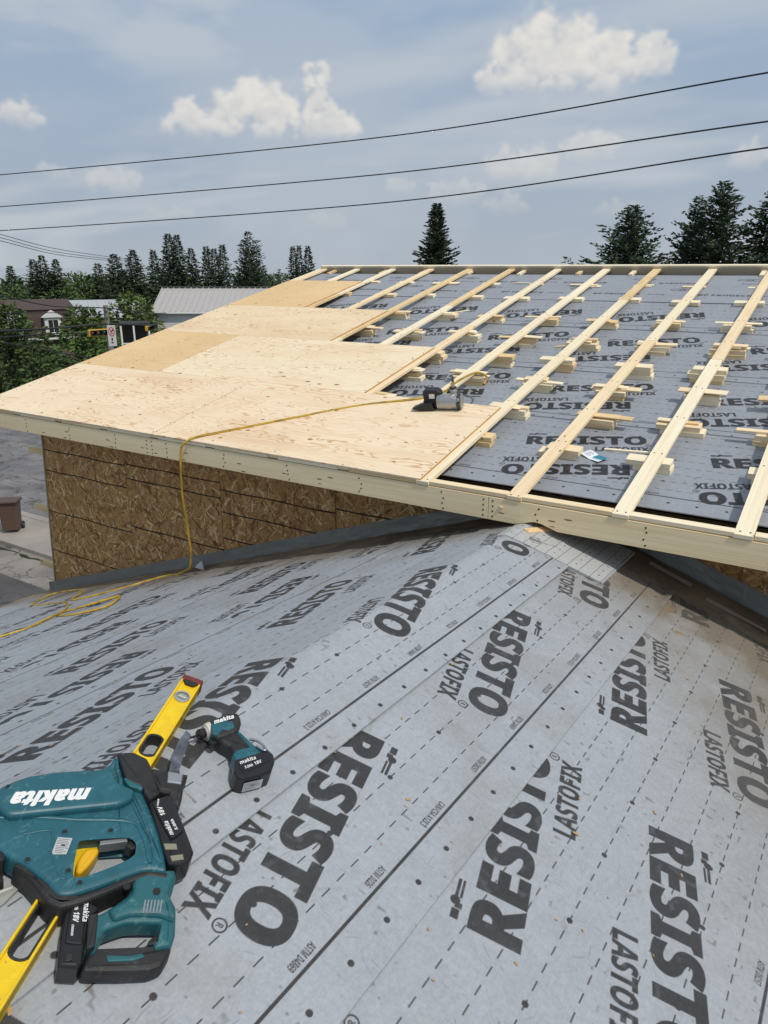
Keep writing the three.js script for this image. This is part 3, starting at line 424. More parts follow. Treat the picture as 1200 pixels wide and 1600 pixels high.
function conifer(o) {
  const { name = 'spruce_tree', label, x, z, top, r, seed, tone = 1, droop = .22, up = 0, dens = 1, leaf = .34, prof = 1, gap = 0, stems = 1, ragged = .7, nb = 1, fluff = .15, group = 'conifers behind the houses', kind = 'tree' } = o;
  const q = rngOf(seed), gy = terrain(x, z) - .1, h = top - gy, t = thing(name, label, kind, [x, gy, z], 0, group), L = new Leaves(), wood = [];
  for (let s = 0; s < stems; s++) {
    const sa = s / stems * 6.28 + 1, sx = stems > 1 ? Math.cos(sa) * r * .22 : 0, sz = stems > 1 ? Math.sin(sa) * r * .22 : 0, hh = h * (s ? .93 + .05 * q() : 1);
    wood.push(bar([0, 0, 0], [sx, hh * .97, sz], .02 * hh, .012, 7));
    const NB = Math.round(hh * (11 + 2 * r) * (.7 + .3 * dens) * nb);
    for (let k = 0; k < NB; k++) {
      const f = Math.pow((k + q()) / NB, .92), y = hh * (.05 + .94 * f), lump = 1 - ragged * .5 + ragged * vn(f * hh * .55 + seed, Math.floor(k * 2.4 % 5) + s * 5), rad = r * Math.pow(1 - f, prof) * lump * (stems > 1 ? .8 : 1) + .04; if (q() < gap) continue;
      {
        const a = k * 2.39996 + q() * .9, ln = rad * (.5 + .62 * q()), ca = Math.cos(a), sb = Math.sin(a), dir = norm3([ca, up * (1.2 - f) - droop * (1 - f * .8) + .3 * f, sb]);
        const bx = sx * y / hh, bz = sz * y / hh; if (ln > 1 && k % 2) wood.push(bar([bx, y, bz], [bx + dir[0] * ln * .9, y + dir[1] * ln * .9, bz + dir[2] * ln * .9], .03, .008, 3));
        const n = Math.max(2, Math.ceil(ln / leaf * 2.4 * dens)), tv = (.75 + .5 * q()) * tone;
        for (let i = 0; i < n; i++) {
          const e = (i + .5 + q() * .5) / n; if (e < .04) continue; const fl = fluff * (1 - f * .8), cx = bx + dir[0] * ln * e + (q() - .5) * fl, cy = y + dir[1] * ln * e - droop * .25 * e * e * ln + (q() - .5) * fl * .8, cz = bz + dir[2] * ln * e + (q() - .5) * fl;
          const m = tv * (.75 + .5 * q()), col = [.04 * m, .062 * m, .028 * m];
          for (let s2 = 0; s2 < 2; s2++) { const sg = s2 ? 1 : -1, dd = norm3([dir[0] * .8 - sb * sg * (.5 + .6 * q()), dir[1] + (q() - .62) * .5, dir[2] * .8 + ca * sg * (.5 + .6 * q())]); L.add([cx, cy, cz], dd, norm3([q() - .5, q() - .3, q() - .5]), leaf * (.8 + .9 * q()) * (.55 + .45 * (1 - f)), leaf * .33 * (.5 + .5 * (1 - f)), col); }
        }
      }
    }
  }
  mesh('trunk', merge(wood), barkMat, t); mesh('crown', L.build(), leafMat, t); return t;
}
function broadleaf(o) {
  const { name = 'maple_tree', label, x, z, top, r, seed, n = 3000, leaf = .34, col = [.05, .085, .025], low = .12, group = 'leafy trees among the houses', kind = 'tree' } = o;
  const q = rngOf(seed), gy = terrain(x, z) - .1, h = top - gy, t = thing(name, label, kind, [x, gy, z], 0, group), L = new Leaves(), wood = [bar([0, 0, 0], [0, h * .55, 0], .02 * h + .05, .05, 8)], lobes = [];
  for (let i = 0; i < 15; i++) { const f = low + (1 - low) * (i + .5) / 15, w = r * Math.pow(Math.sin(Math.PI * clamp(.12 + f * .84)), .7), a = i * 2.4 + q(), d = w * (.25 + .45 * q()); const c = [Math.cos(a) * d, h * f * .9, Math.sin(a) * d]; lobes.push([c, w * (.42 + .25 * q()), h * (.09 + .06 * q()), .75 + .5 * q()]); wood.push(bar([0, h * Math.min(.5, f * .7), 0], c, .05, .015, 4)); }
  for (let i = 0; i < n; i++) {
    const l = lobes[Math.floor(q() * lobes.length)], u = q() * 2 - 1, a = q() * 6.283, s = Math.sqrt(1 - u * u), k = Math.pow(.35 + .65 * q(), .5) * (.85 + .3 * q()), d = [s * Math.cos(a), u, s * Math.sin(a)];
    const p = [l[0][0] + d[0] * l[1] * k, Math.max(.1, l[0][1] + d[1] * l[2] * k), l[0][2] + d[2] * l[1] * k], m = l[3] * (.7 + .6 * q());
    L.add(p, norm3([d[0] + q() - .5, d[1] * .4 - .25 + q() * .4, d[2] + q() - .5]), norm3([q() - .5, q() - .5, q() - .5]), leaf * (.7 + .7 * q()), leaf * .33, col.map((c) => c * m));
  }
  mesh('trunk', merge(wood), barkMat, t); mesh('crown', L.build(), leafMat, t); return t;
}
[
  ['narrow dark spruce at the far left end of the treeline', -110.3, -68.8, .1, 2.6], ['spruce left of the tall twin spruces over the maroon house', -100.2, -66.1, 1.0, 2.6], ['tallest of the spruces above the maroon house roof', -99.5, -67.1, 1.5, 2.8], ['rounded spruce right of the twin spruces above the maroon house', -98.5, -68.5, 1.0, 2.7],
  ['loose pointed spruce behind the maples, left of the dense spruce', -87.3, -66.9, .4, 2.4], ['dense dark spruce above the pale shed roof', -82.1, -65.5, 1.5, 3.2], ['broad dark spruce between the shed and the metal roof', -80.6, -67.3, 2.0, 3.2], ['slim spruce left of the tall pair behind the metal roof', -82.7, -72.5, 2.1, 2.3],
  ['left one of the tall spruce pair behind the metal roof', -77.6, -70.7, 4.0, 3.0], ['right one of the tall spruce pair behind the metal roof', -76.9, -71.5, 3.9, 2.5], ['shorter spruce just right of the tall pair behind the metal roof', -79.4, -76.2, 2.4, 2.6],
  ['first of three slim spruces left of the airy pine', -77.9, -77.6, 2.6, 2.0], ['middle of three slim spruces left of the airy pine', -78.6, -79.8, 2.4, 2.0], ['third of three slim spruces, next to the airy pine', -75.0, -77.7, 2.8, 2.2],
].forEach(([label, x, z, top, r], i) => conifer({ label, x, z, top: top + .3, r: r * 1.55, seed: 200 + i, dens: .8, tone: .85 + .3 * ((i * 7) % 5) / 5, prof: .8, leaf: .58, ragged: .55, nb: 1.35 }));
conifer({ name: 'pine_tree', label: 'tall airy pine with upswept bare limbs behind the metal roof', x: -63.6, z: -70.5, top: 4.2, r: 4.1, seed: 230, up: .75, droop: 0, dens: .6, leaf: .5, prof: .62, stems: 3, tone: 1.1 });
conifer({ label: 'low dark spruce at the right foot of the airy pine', x: -59.1, z: -67.9, top: .4, r: 2.3, seed: 231, tone: .8 });
conifer({ label: 'smallest spruce in the gap right of the airy pine', x: -61.1, z: -72.8, top: .0, r: 1.7, seed: 232, tone: .9 });
conifer({ label: 'left spruce of the clump at the roof\'s upper left corner', x: -59.7, z: -73.9, top: 2.6, r: 3.3, seed: 233, dens: 1, leaf: .5, nb: 1.3 });
conifer({ label: 'slender middle spruce of the clump at the roof\'s upper left corner', x: -60.4, z: -75.9, top: 2.75, r: 2.6, seed: 234, dens: 1, leaf: .5, nb: 1.3 });
conifer({ label: 'broad right spruce of the clump at the roof\'s upper left corner', x: -58.3, z: -75.0, top: 2.6, r: 3.8, seed: 235, tone: .8, leaf: .5, nb: 1.3 });
conifer({ label: 'lone dense narrow spruce rising behind the middle of the roof ridge', x: -24.8, z: -45.7, top: 4.1, r: 2.9, seed: 240, dens: 1.7, nb: 2.3, leaf: .36, prof: .66, droop: .1, up: .4, ragged: .5, tone: .85, group: 'conifers behind the roof ridge' });
conifer({ name: 'pine_tree', label: 'bushy pine with spreading lower limbs behind the ridge, left of the tall pair', x: -14.1, z: -53.1, top: 4.0, r: 8.0, seed: 241, dens: 1.8, nb: .95, fluff: .8, ragged: .9, leaf: .38, prof: .8, droop: -.1, up: .25, tone: 1.25, gap: .12, group: 'conifers behind the roof ridge' });
conifer({ name: 'pine_tree', label: 'shorter left trunk of the tall dark pine pair behind the ridge', x: -11.2, z: -59.0, top: 4.9, r: 4.2, seed: 242, dens: 1.8, nb: .95, fluff: .8, ragged: .9, leaf: .4, prof: .75, up: .3, droop: 0, gap: .1, group: 'conifers behind the roof ridge' });
conifer({ name: 'pine_tree', label: 'tallest dark pine of the pair behind the ridge', x: -9.4, z: -57.2, top: 5.6, r: 5.2, seed: 243, dens: 1.8, nb: .95, fluff: .8, ragged: .9, leaf: .4, prof: .72, up: .35, droop: 0, gap: .08, group: 'conifers behind the roof ridge' });
conifer({ name: 'pine_tree', label: 'dark pine cut by the right edge of the view', x: -6.6, z: -59.6, top: 5.2, r: 4.4, seed: 244, dens: 1.8, nb: .95, fluff: .8, ragged: .9, leaf: .4, prof: .7, up: .3, droop: 0, gap: .08, group: 'conifers behind the roof ridge' });
[
  ['leafy maple in the treeline right of the twin spruces', -89, -64.6, -.5, 5.0, [.075, .12, .03]], ['lower leafy maple beside the dense spruce', -89.3, -67.5, -1.0, 4.4, [.068, .112, .028]], ['wide leafy tree filling the treeline above the metal roof', -85.2, -81.7, -.6, 8, [.085, .135, .033]],
  ['bright green tree between the shed and the metal roof', -61.7, -50.9, -2.0, 3.0, [.105, .155, .04]], ['small pale tree at the corner of the metal roofed house', -58.6, -49.6, -2.7, 2.0, [.12, .16, .055]], ['leafy tree behind the right end of the metal roof', -75, -87, -.8, 6, [.05, .085, .025]], ['leafy tree behind the shed roof', -86, -72, -1.4, 5.5, [.068, .112, .03]], ['leafy tree at the left behind the maroon house', -93, -58, -1.6, 5.5, [.06, .1, .027]],
].forEach(([label, x, z, top, r, col], i) => broadleaf({ label, x, z, top, r, col, seed: 300 + i, n: i === 4 ? 1500 : 3200, leaf: .45 }));
broadleaf({ name: 'maple_tree', label: 'round green maple standing in front of the maroon house', x: -57.6, z: -42.1, top: -3.0, r: 4.1, seed: 320, n: 5200, leaf: .36, low: .05, col: [.085, .14, .03] });
broadleaf({ name: 'shrub', label: 'low dark shrub at the foot of the maple', x: -52.5, z: -35.5, top: -6.2, r: 2.4, seed: 322, n: 1600, leaf: .3, low: .1, col: [.045, .07, .024], kind: 'shrub', group: 'shrubs before the maroon house' });
broadleaf({ name: 'shrub', label: 'green shrub in front of the maroon house\'s lower window', x: -56.8, z: -37.9, top: -6.0, r: 1.9, seed: 323, n: 1500, leaf: .3, low: .1, col: [.075, .125, .034], kind: 'shrub', group: 'shrubs before the maroon house' });
broadleaf({ label: 'big leafy tree at the left edge beside the sign board', x: -45.6, z: -27.4, top: -1.7, r: 2.9, seed: 324, n: 5200, leaf: .34, low: .03, col: [.075, .12, .03] });
conifer({ label: 'dark spruce with low drooping boughs behind the sign board', x: -47.8, z: -30.3, top: -3.6, r: 2.2, seed: 325, leaf: .32, dens: 1.2, tone: 1.1, prof: .7 });

{ // far woods closing the horizon behind the individual trees
  const q = rngOf(881), L = new Leaves();
  for (let i = 0; i < 200; i++) {
    const az = lerp(-80, 12, (i + q()) / 200), d = lerp(132, 175, q()), [x, z] = [Math.sin(az * D2R) * d, -Math.cos(az * D2R) * d], g = terrain(x, z), h = az < -35 ? 9 + 4.5 * q() : 8 + 4 * q(), r = 4 + 3 * q(), pointed = q() < .5, m0 = .8 + .4 * q();
    for (let k = 0; k < 520; k++) { const f = Math.pow(q(), .6), w = r * (pointed ? (1 - f) * .7 + .05 : Math.sqrt(Math.max(0, 1 - Math.pow(2 * f - .8, 2) * .6))), a = q() * 6.283, e = Math.sqrt(q()) * w, m = m0 * (.7 + .6 * q()); L.add([x + Math.cos(a) * e, g + h * f, z + Math.sin(a) * e], norm3([q() - .5, q() - .6, q() - .5]), norm3([q() - .5, q() - .5, q() - .5]), .7 + .6 * q(), .3, pointed ? [.045 * m, .066 * m, .034 * m] : [.065 * m, .1 * m, .036 * m]); }
  }
  const w = mesh('far_woods', L.build(), leafMat, scene, true); w.userData.kind = 'stuff'; w.userData.label = 'dark green woods closing the horizon';
}

// ---------------------------------------------------------------- houses
const polar = (az, d) => [Math.sin(az * D2R) * d, -Math.cos(az * D2R) * d];
function houseAt(name, label, az, d, turn = 0, cat = 'house') { const [x, z] = polar(az, d); return thing(name, label, cat, [x, terrain(x, z) - .05, z], Math.atan2(-x, -z) + turn, null, 'thing'); }
const whiteP = std([.72, .72, .7], .6), glassD = std([.03, .035, .04], .15), paleSide = std([.72, .72, .73], .7), darkWood = std([.05, .04, .035], .8);
function win(parent, x, y, z, w, h, cols = 2) { const g = part('window', parent), f = .09; const fr = [T(box(w + f * 2, f, .12, .01), x, y + h / 2 + f / 2, z), T(box(w + f * 2, f, .16, .01), x, y - h / 2 - f / 2, z)]; for (let i = 0; i <= cols; i++) fr.push(T(box(i === 0 || i === cols ? f : f * .6, h, .11, .01), x - w / 2 + w * i / cols + (i === 0 ? -f / 2 : i === cols ? f / 2 : 0), y, z)); mesh('frame', merge(fr), whiteP, g); for (let i = 0; i < cols; i++) mesh('pane', T(box(w / cols - .02, h, .02, 0), x - w / 2 + w * (i + .5) / cols, y, z), glassD, g); return g; }
{
  const h = houseAt('mansard_house', 'maroon brick house with a steep shingled mansard roof and white dormers', -58.5, 92, .12), g0 = terrain(...polar(-58.5, 92)), y = (v) => v - g0;
  const brick = std([.13, .088, .075], .9), shing = new THREE.MeshStandardMaterial({ color: new THREE.Color().setRGB(.075, .05, .047), roughness: .9, bumpMap: dataTex(256, 256, (u, v, o) => { const r = Math.floor(v * 16), e = (v * 16) % 1, c = vn(Math.floor(u * 40 + (r % 2) * .5), r); o[0] = o[1] = o[2] = 120 * e + 100 * c; }, false), bumpScale: .03 });
  const eave = y(-7.4), brk = y(-4.35), top = y(-3.35);
  mesh('wall', T(box(13, eave, 8, .02), 0, eave / 2, -4.6), brick, h);
  const prism = (pts, w) => { const s = new THREE.Shape(pts.map((p) => new THREE.Vector2(...p))), g = new THREE.ExtrudeGeometry(s, { depth: w, bevelEnabled: false }); g.rotateY(Math.PI / 2); g.translate(-w / 2, 0, 0); return boxUV(g, 0, 3, 3); };
  mesh('mansard_roof', prism([[0, eave], [.1, eave + .02], [.75, brk], [8.3, brk], [9.2, eave]], 13.8), shing, h);
  mesh('roof', prism([[.55, brk + .02], [4.6, top], [8.6, brk + .02]], 14), shing, h);
  mesh('eave_trim', T(box(13.9, .2, .25, .02), 0, eave - .06, .05), whiteP, h);
  for (const dx of [-3.9, .35, 4.3]) { const d = part('dormer', h); mesh('wall', T(box(1.7, 2.0, 1.4, .02), dx, eave + 1.35, -.55), whiteP, d); const r = new THREE.Shape([new THREE.Vector2(-1.1, eave + 2.25), new THREE.Vector2(0, eave + 3.0), new THREE.Vector2(1.1, eave + 2.25)]), rg = new THREE.ExtrudeGeometry(r, { depth: 1.6, bevelEnabled: false }); rg.translate(dx, 0, -1.2); mesh('gable', rg, whiteP, d); const w = win(h, dx, eave + 1.3, .17, 1.0, 1.35, 2); }
  for (const dx of [-4, -.2, 3.6]) win(h, dx, eave - 1.75, -.55, 1.5, 1.4, 2);
}
{
  const [hx, hz] = polar(-43.2, 77), g0 = terrain(hx, hz), h = houseAt('metal_roof_house', 'white house under a long pale ribbed metal roof', -43.2, 77, -.2), y = (v) => v - g0, e = y(-4.1), r = y(-1.85), W = 17;
  mesh('wall', T(box(W - 1, e, 8, .02), 0, e / 2, -4.0), paleSide, h);
  for (let k = 0; k < 7; k++) mesh('siding_board', T(box(W - .98, .19, .03, .004), 0, e - .2 - k * .21, .015), std([.74, .74, .76], .7), h);
  const dy = r - e, dz = 4.6, L = Math.hypot(dy, dz), a = Math.atan2(dy, dz), metal = std([.47, .45, .44], .5, { metalness: .15 });
  for (let i = 0; i < 28; i++) { const g = merge([T(box(.6, .03, L, 0), 0, 0, 0), T(box(.11, .12, L, .01), -.28, .05, 0), T(box(.03, .03, L, 0), 0, .02, 0)]); g.rotateX(a); mesh('roof_panel', T(g, -W / 2 + .35 + i * .603, (e + r) / 2, -dz / 2 + .35), metal, h); }
  const rear = box(W, .05, L, 0); rear.rotateX(-a); mesh('roof', T(rear, 0, (e + r) / 2, -dz * 1.5 + .35), metal, h);
  mesh('ridge_cap', T(box(W + .1, .16, .5, .03), 0, r + .03, -dz + .35), std([.05, .055, .05], .7), h);
  mesh('gutter', T(box(W, .16, .15, .03), 0, e - .06, .42), whiteP, h);
  win(h, -3.4, e - 1.2, .07, 1.3, 1.3, 2); win(h, 2.5, e - 1.2, .07, 1.3, 1.3, 2);
}
{
  const [hx, hz] = polar(-52.4, 95), g0 = terrain(hx, hz), h = houseAt('shed_house', 'low building with a pale grey sheet roof behind the utility pole', -52.4, 95, .1, 'building'), y = (v) => v - g0, e = y(-5.3), r = y(-3.6), W = 9;
  mesh('wall', T(box(W - .6, e, 7, .02), 0, e / 2, -3.8), std([.1, .085, .08], .85), h);
  const dz = 4.4, L = Math.hypot(r - e, dz), a = Math.atan2(r - e, dz), m = std([.45, .47, .5], .5, { metalness: .2 });
  for (let i = 0; i < 9; i++) { const g = merge([box(.985, .04, L, 0), T(box(.06, .05, L, .01), -.47, .03, 0)]); g.rotateX(a); mesh('roof_panel', T(g, -W / 2 + .5 + i, (e + r) / 2, -dz / 2 + .3), m, h); }
  const rear = box(W, .05, L, 0); rear.rotateX(-a); mesh('roof', T(rear, 0, (e + r) / 2, -dz * 1.5 + .3), m, h);
  mesh('fascia', T(box(W + .1, .22, .08, .01), 0, e - .1, .34), whiteP, h); win(h, 2.4, e - 1.3, -.28, 1.6, 1.1, 2);
}
{
  const [hx, hz] = polar(-50.5, 66), g0 = terrain(hx, hz), h = houseAt('porch', 'dark covered porch with white posts beside the utility pole', -50.5, 66, 0, 'porch');
  mesh('roof', T(box(2.5, .18, 3, .02), 0, -4.35 - g0, -1.5), std([.03, .03, .032], .95), h); mesh('wall', T(box(2.4, -4.4 - g0, .12, .01), 0, (-4.4 - g0) / 2, -3), darkWood, h);
  for (const x of [-1.1, -.1, 1.1]) mesh('post', T(box(.14, -4.4 - g0, .14, .01), x, (-4.4 - g0) / 2, -.1), whiteP, h);
  mesh('rail', T(box(2.3, .1, .08, .01), 0, -5.9 - g0, -.1), whiteP, h);
}

// ---------------------------------------------------------------- poles, signals, wires
const galvP = std([.35, .36, .37], .5, { metalness: .5 }), rubber = std([.02, .02, .022], .6), yellowP = std([.62, .36, .03], .5);
{
  const [x, z] = [-35.6, -27.5], g0 = terrain(x, z), p = thing('utility_pole', 'grey wooden utility pole carrying the traffic signal', 'utility pole', [x, g0, z]);
  mesh('pole', T(new THREE.CylinderGeometry(.13, .17, -1.95 - g0, 12), 0, (-1.95 - g0) / 2, 0), std([.2, .185, .165], .9), p);
  mesh('bracket', T(box(.5, .08, .08, .01), 0, -3.0 - g0, .14), galvP, p); for (const yy of [-2.15, -2.5, -2.95]) mesh('insulator', T(new THREE.CylinderGeometry(.05, .06, .14, 8), .17, yy - g0, .1), std([.25, .2, .18], .3), p);
  const turn = Math.atan2(-x, -z);
  const s = thing('traffic_light', 'yellow horizontal traffic light hung beside the utility pole', 'traffic light', [-35.2, -3.34, -26.5], turn + .5);
  mesh('housing', box(1.12, .38, .22, .05), yellowP, s); mesh('backplate', T(box(1.0, .3, .02, .005), 0, 0, .115), std([.02, .02, .02], .6), s);
  for (let i = -1; i <= 1; i++) { mesh('lens', T(new THREE.SphereGeometry(.1, 14, 8, 0, 6.3, 0, 1.2).rotateX(Math.PI / 2), i * .34, 0, .08), std([[.1, .02, .015], [.1, .06, .01], [.01, .06, .03]][i + 1], .2), s); const v = new THREE.CylinderGeometry(.125, .125, .18, 14, 1, true, Math.PI * .0, Math.PI); v.rotateX(Math.PI / 2); v.rotateZ(Math.PI / 2 * 0); mesh('visor', T(v, i * .34, 0, .2), new THREE.MeshStandardMaterial({ color: 0x0a0a0a, side: THREE.DoubleSide }), s); }
  mesh('hanger', T(box(.5, .06, .06, .01), .7, .02, -.05), galvP, s);
  const q = thing('turn_sign', 'white no-turn sign with a red ring below the traffic light', 'road sign', [-34.5, -3.5, -26.85], turn);
  const c = document.createElement('canvas'); c.width = 128; c.height = 220; const k = c.getContext('2d'); k.fillStyle = '#c4c4c0'; k.fillRect(0, 0, 128, 220); k.strokeStyle = '#111'; k.lineWidth = 13; k.beginPath(); k.moveTo(52, 96); k.lineTo(52, 62); k.lineTo(84, 50); k.stroke(); k.fillStyle = '#111'; k.beginPath(); k.moveTo(80, 32); k.lineTo(104, 46); k.lineTo(84, 66); k.fill(); k.strokeStyle = '#b01818'; k.lineWidth = 11; k.beginPath(); k.arc(64, 66, 46, 0, 7); k.stroke(); k.beginPath(); k.moveTo(32, 34); k.lineTo(96, 98); k.stroke(); k.fillStyle = '#222'; k.fillRect(50, 130, 24, 34); k.fillRect(44, 176, 36, 16);
  const tx = new THREE.CanvasTexture(c); tx.colorSpace = THREE.SRGBColorSpace; mesh('plate', box(.42, 1.1, .02, .006), whiteP, q); mesh('face', T(new THREE.PlaneGeometry(.4, 1.07), 0, 0, .0135), new THREE.MeshStandardMaterial({ map: tx, roughness: .5 }), q); mesh('post', T(new THREE.CylinderGeometry(.03, .03, 3.6, 8), 0, -1.5, -.04), galvP, q);
  const s2 = s.clone(); s2.name = numbered('traffic_light'); s2.position.set(-45.6, -4.3, -38.9); s2.rotation.y = Math.atan2(45.6, 38.9) + 1.2; s2.userData = { label: 'farther yellow traffic light beside the white house wall', category: 'traffic light' }; scene.add(s2);
  const b = thing('sign_board', 'back of a grey sign board on two thin metal posts', 'sign board', [-46.0, terrain(-46, -28.2), -28.2], turn + .12);
  mesh('board', T(box(.75, 2.1, .04, .01), 0, 3.0, 0), std([.1, .115, .135], .6), b); for (const dx of [-.36, .40]) mesh('post', T(new THREE.CylinderGeometry(.035, .035, 4.2, 8), dx, 2.1, -.05), galvP, b);
}
function wire(label, pts, r, group, seg = 60) { return meta(mesh('overhead_wire', tube(pts, r, seg, 6), rubber, scene, true), label, 'wire', group); }
{
  const W = [['topmost of the three overhead wires crossing the sky', [[-26.51, 2.73, -14.04], [-23.69, 2.78, -14.93], [-10.69, 3.05, -16.91], [-1.87, 2.82, -13.87], [2.5, 2.5, -11.2]]], ['middle one of the three overhead wires crossing the sky', [[-26.58, 1.84, -13.9], [-23.76, 1.85, -14.81], [-10.69, 2.22, -16.91], [-1.77, 2.15, -13.89], [2.6, 1.9, -11.2]]], ['lowest of the three overhead wires crossing the sky', [[-26.64, 1.16, -13.8], [-23.81, 1.14, -14.73], [-10.69, 1.56, -16.91], [-1.72, 1.78, -13.89], [2.6, 1.7, -11.2]]]];
  W.forEach(([l, p]) => wire(l, p, .0135, 'overhead wires across the sky', 90));
  [['upper one of the thin wires sloping down at the left treeline', [[-43.49, 2.27, -24.67], [-46.8, 2.02, -28.9], [-57.3, 1.5, -40.21], [-69.64, .93, -57.01], [-78, .6, -66]]], ['middle one of the thin wires sloping down at the left treeline', [[-43.5, 2.07, -24.65], [-46.81, 1.83, -28.87], [-57.32, 1.26, -40.18], [-69.86, .8, -56.74], [-78, .5, -66]]], ['lower one of the thin wires sloping down at the left treeline', [[-43.52, 1.87, -24.62], [-46.83, 1.64, -28.85], [-57.33, 1.06, -40.16], [-70.69, .79, -55.71], [-78, .5, -64]]]].forEach(([l, p]) => wire(l, p, .022, 'thin wires at the left treeline'));
  [['dark cable to the top of the utility pole', [[-35.01, -1.08, -19.34], [-35.95, -1.28, -21.71], [-36.4, -1.89, -24.72], [-35.45, -2.09, -27.45], [-38.05, -2.66, -32.44], [-41.02, -2.95, -36.64]], .03], ['thickest cable bundle at the height of the traffic light', [[-33.39, -2.75, -18.13], [-34.36, -2.81, -20.48], [-35.83, -2.99, -23.78], [-35.45, -2.94, -27.4], [-38.05, -3.4, -32.44], [-44, -3.9, -38.5]], .05], ['cable just below the thick bundle, ending at the traffic light', [[-33.41, -2.96, -18.1], [-34.38, -3.1, -20.44], [-35.84, -3.25, -23.75], [-35.48, -3.32, -26.02]], .028], ['lowest cable, drooping toward the plywood edge', [[-33.42, -3.1, -18.08], [-34.4, -3.33, -20.41], [-35.23, -3.89, -22.87], [-37.3, -4.78, -26.92], [-40.53, -5.88, -32.57]], .028], ['thin cable across the maroon house roof', [[-35.08, -1.92, -19.22], [-36.01, -2.09, -21.61], [-36.89, -2.31, -25.77], [-35.5, -2.46, -27.45]], .018]].forEach(([l, p, r]) => wire(l, p, r, 'cables at the utility pole'));
}
{
  const b = thing('trash_bin', 'brown wheeled trash bin on the sidewalk', 'trash bin', [-21.05, terrain(-21.05, -12) + .13, -11.95], .75), brown = std([.105, .064, .045], .6);
  b.scale.setScalar(.9); const g = new RoundedBoxGeometry(.6, .95, .62, 3, .05), p = g.attributes.position; for (let i = 0; i < p.count; i++) { const k = .82 + .18 * (p.getY(i) + .475) / .95; p.setX(i, p.getX(i) * k); p.setZ(i, p.getZ(i) * k); } g.computeVertexNormals(); mesh('body', T(g, 0, .56, 0), brown, b);
  mesh('rim', T(box(.66, .05, .68, .02), 0, 1.03, 0), brown, b); const lid = new RoundedBoxGeometry(.7, .09, .74, 3, .035); lid.rotateX(-.06); mesh('lid', T(lid, 0, 1.09, .01), std([.095, .058, .042], .55), b);
  for (const x of [-.27, .27]) { const w = new THREE.CylinderGeometry(.13, .13, .07, 20); w.rotateZ(Math.PI / 2); const wl = mesh('wheel', T(w, x, .13, -.26), rubber, b); const hb = new THREE.CylinderGeometry(.045, .045, .075, 12); hb.rotateZ(Math.PI / 2); mesh('hub', T(hb, x, .13, -.26), galvP, wl); }
  mesh('handle', T(box(.5, .04, .05, .015), 0, 1.02, -.38), brown, b);
}

// ---------------------------------------------------------------- loose things on the roofs
const hoseMat = new THREE.MeshStandardMaterial({ roughness: .45, map: dataTex(1024, 16, (u, v, o) => { const d = sstep(.5, .78, fbm(u * 160, v * 4, 4)) * .5, p = (u * 40 % 1) < .3 && Math.abs(v - .3) < .06 && vn(u * 4000, 3) > .5 ? .6 : 0, k = Math.max(d, p); o[0] = lerp(192, 66, k); o[1] = lerp(156, 55, k); o[2] = lerp(44, 34, k); }) });
{
  const P = [[-2.42, -.86, -5.28], [-2.46, -.82, -5.42], [-2.58, -.80, -5.46], [-2.66, -.86, -5.28], [-2.72, -.925, -5.2], [-2.84, -.965, -5.0], [-3.25, -1.025, -4.76], [-3.68, -1.115, -4.34], [-4.0, -1.185, -4.02], [-4.12, -1.21, -3.88], [-4.18, -1.25, -3.80], [-4.22, -1.33, -3.79], [-4.26, -1.62, -3.80], [-4.30, -1.97, -3.86], [-4.31, -2.2, -3.88], [-4.36, -2.345, -3.90], [-4.42, -2.385, -3.93]];
  const lowPts = [[-4.66, -4.02], [-4.87, -4.02], [-5.07, -3.73], [-5.38, -3.52], [-5.57, -3.6], [-5.94, -3.96], [-6.57, -4.06], [-6.27, -3.63], [-6.05, -3.53], [-5.55, -3.48], [-5.31, -3.38], [-5.02, -3.17], [-4.84, -2.97], [-4.55, -2.94], [-4.36, -3.06], [-4.42, -3.23], [-4.54, -3.29], [-4.71, -3.04], [-4.78, -2.94], [-4.75, -2.7], [-4.82, -2.51], [-4.89, -2.42], [-5.1, -1.9], [-5.3, -1.2]];
  const cross = { 15: .018, 16: .02, 17: .02, 18: .018 };
  lowPts.forEach(([x, z], i) => { const u = -(z + 4) / .9987, v = (x + 1.46 - .025 * u) / BL.x, q = onLow(u, v, .012 + (cross[i] ?? 0)); P.push([x, q.y, z]); });
  meta(mesh('air_hose', tube(P, .009, 420, 8), hoseMat, scene, true), 'yellow air hose from the nail gun over the plywood edge down to the lower roof', 'hose');
}
function roofThing(name, label, cat, x, s, h, turn = 0) { const o = thing(name, label, cat); o.position.copy(onRoof(x, s, h)); o.quaternion.setFromRotationMatrix(new THREE.Matrix4().makeRotationX(TH)).multiply(new THREE.Quaternion().setFromAxisAngle(new THREE.Vector3(0, 1, 0), turn)); return o; }
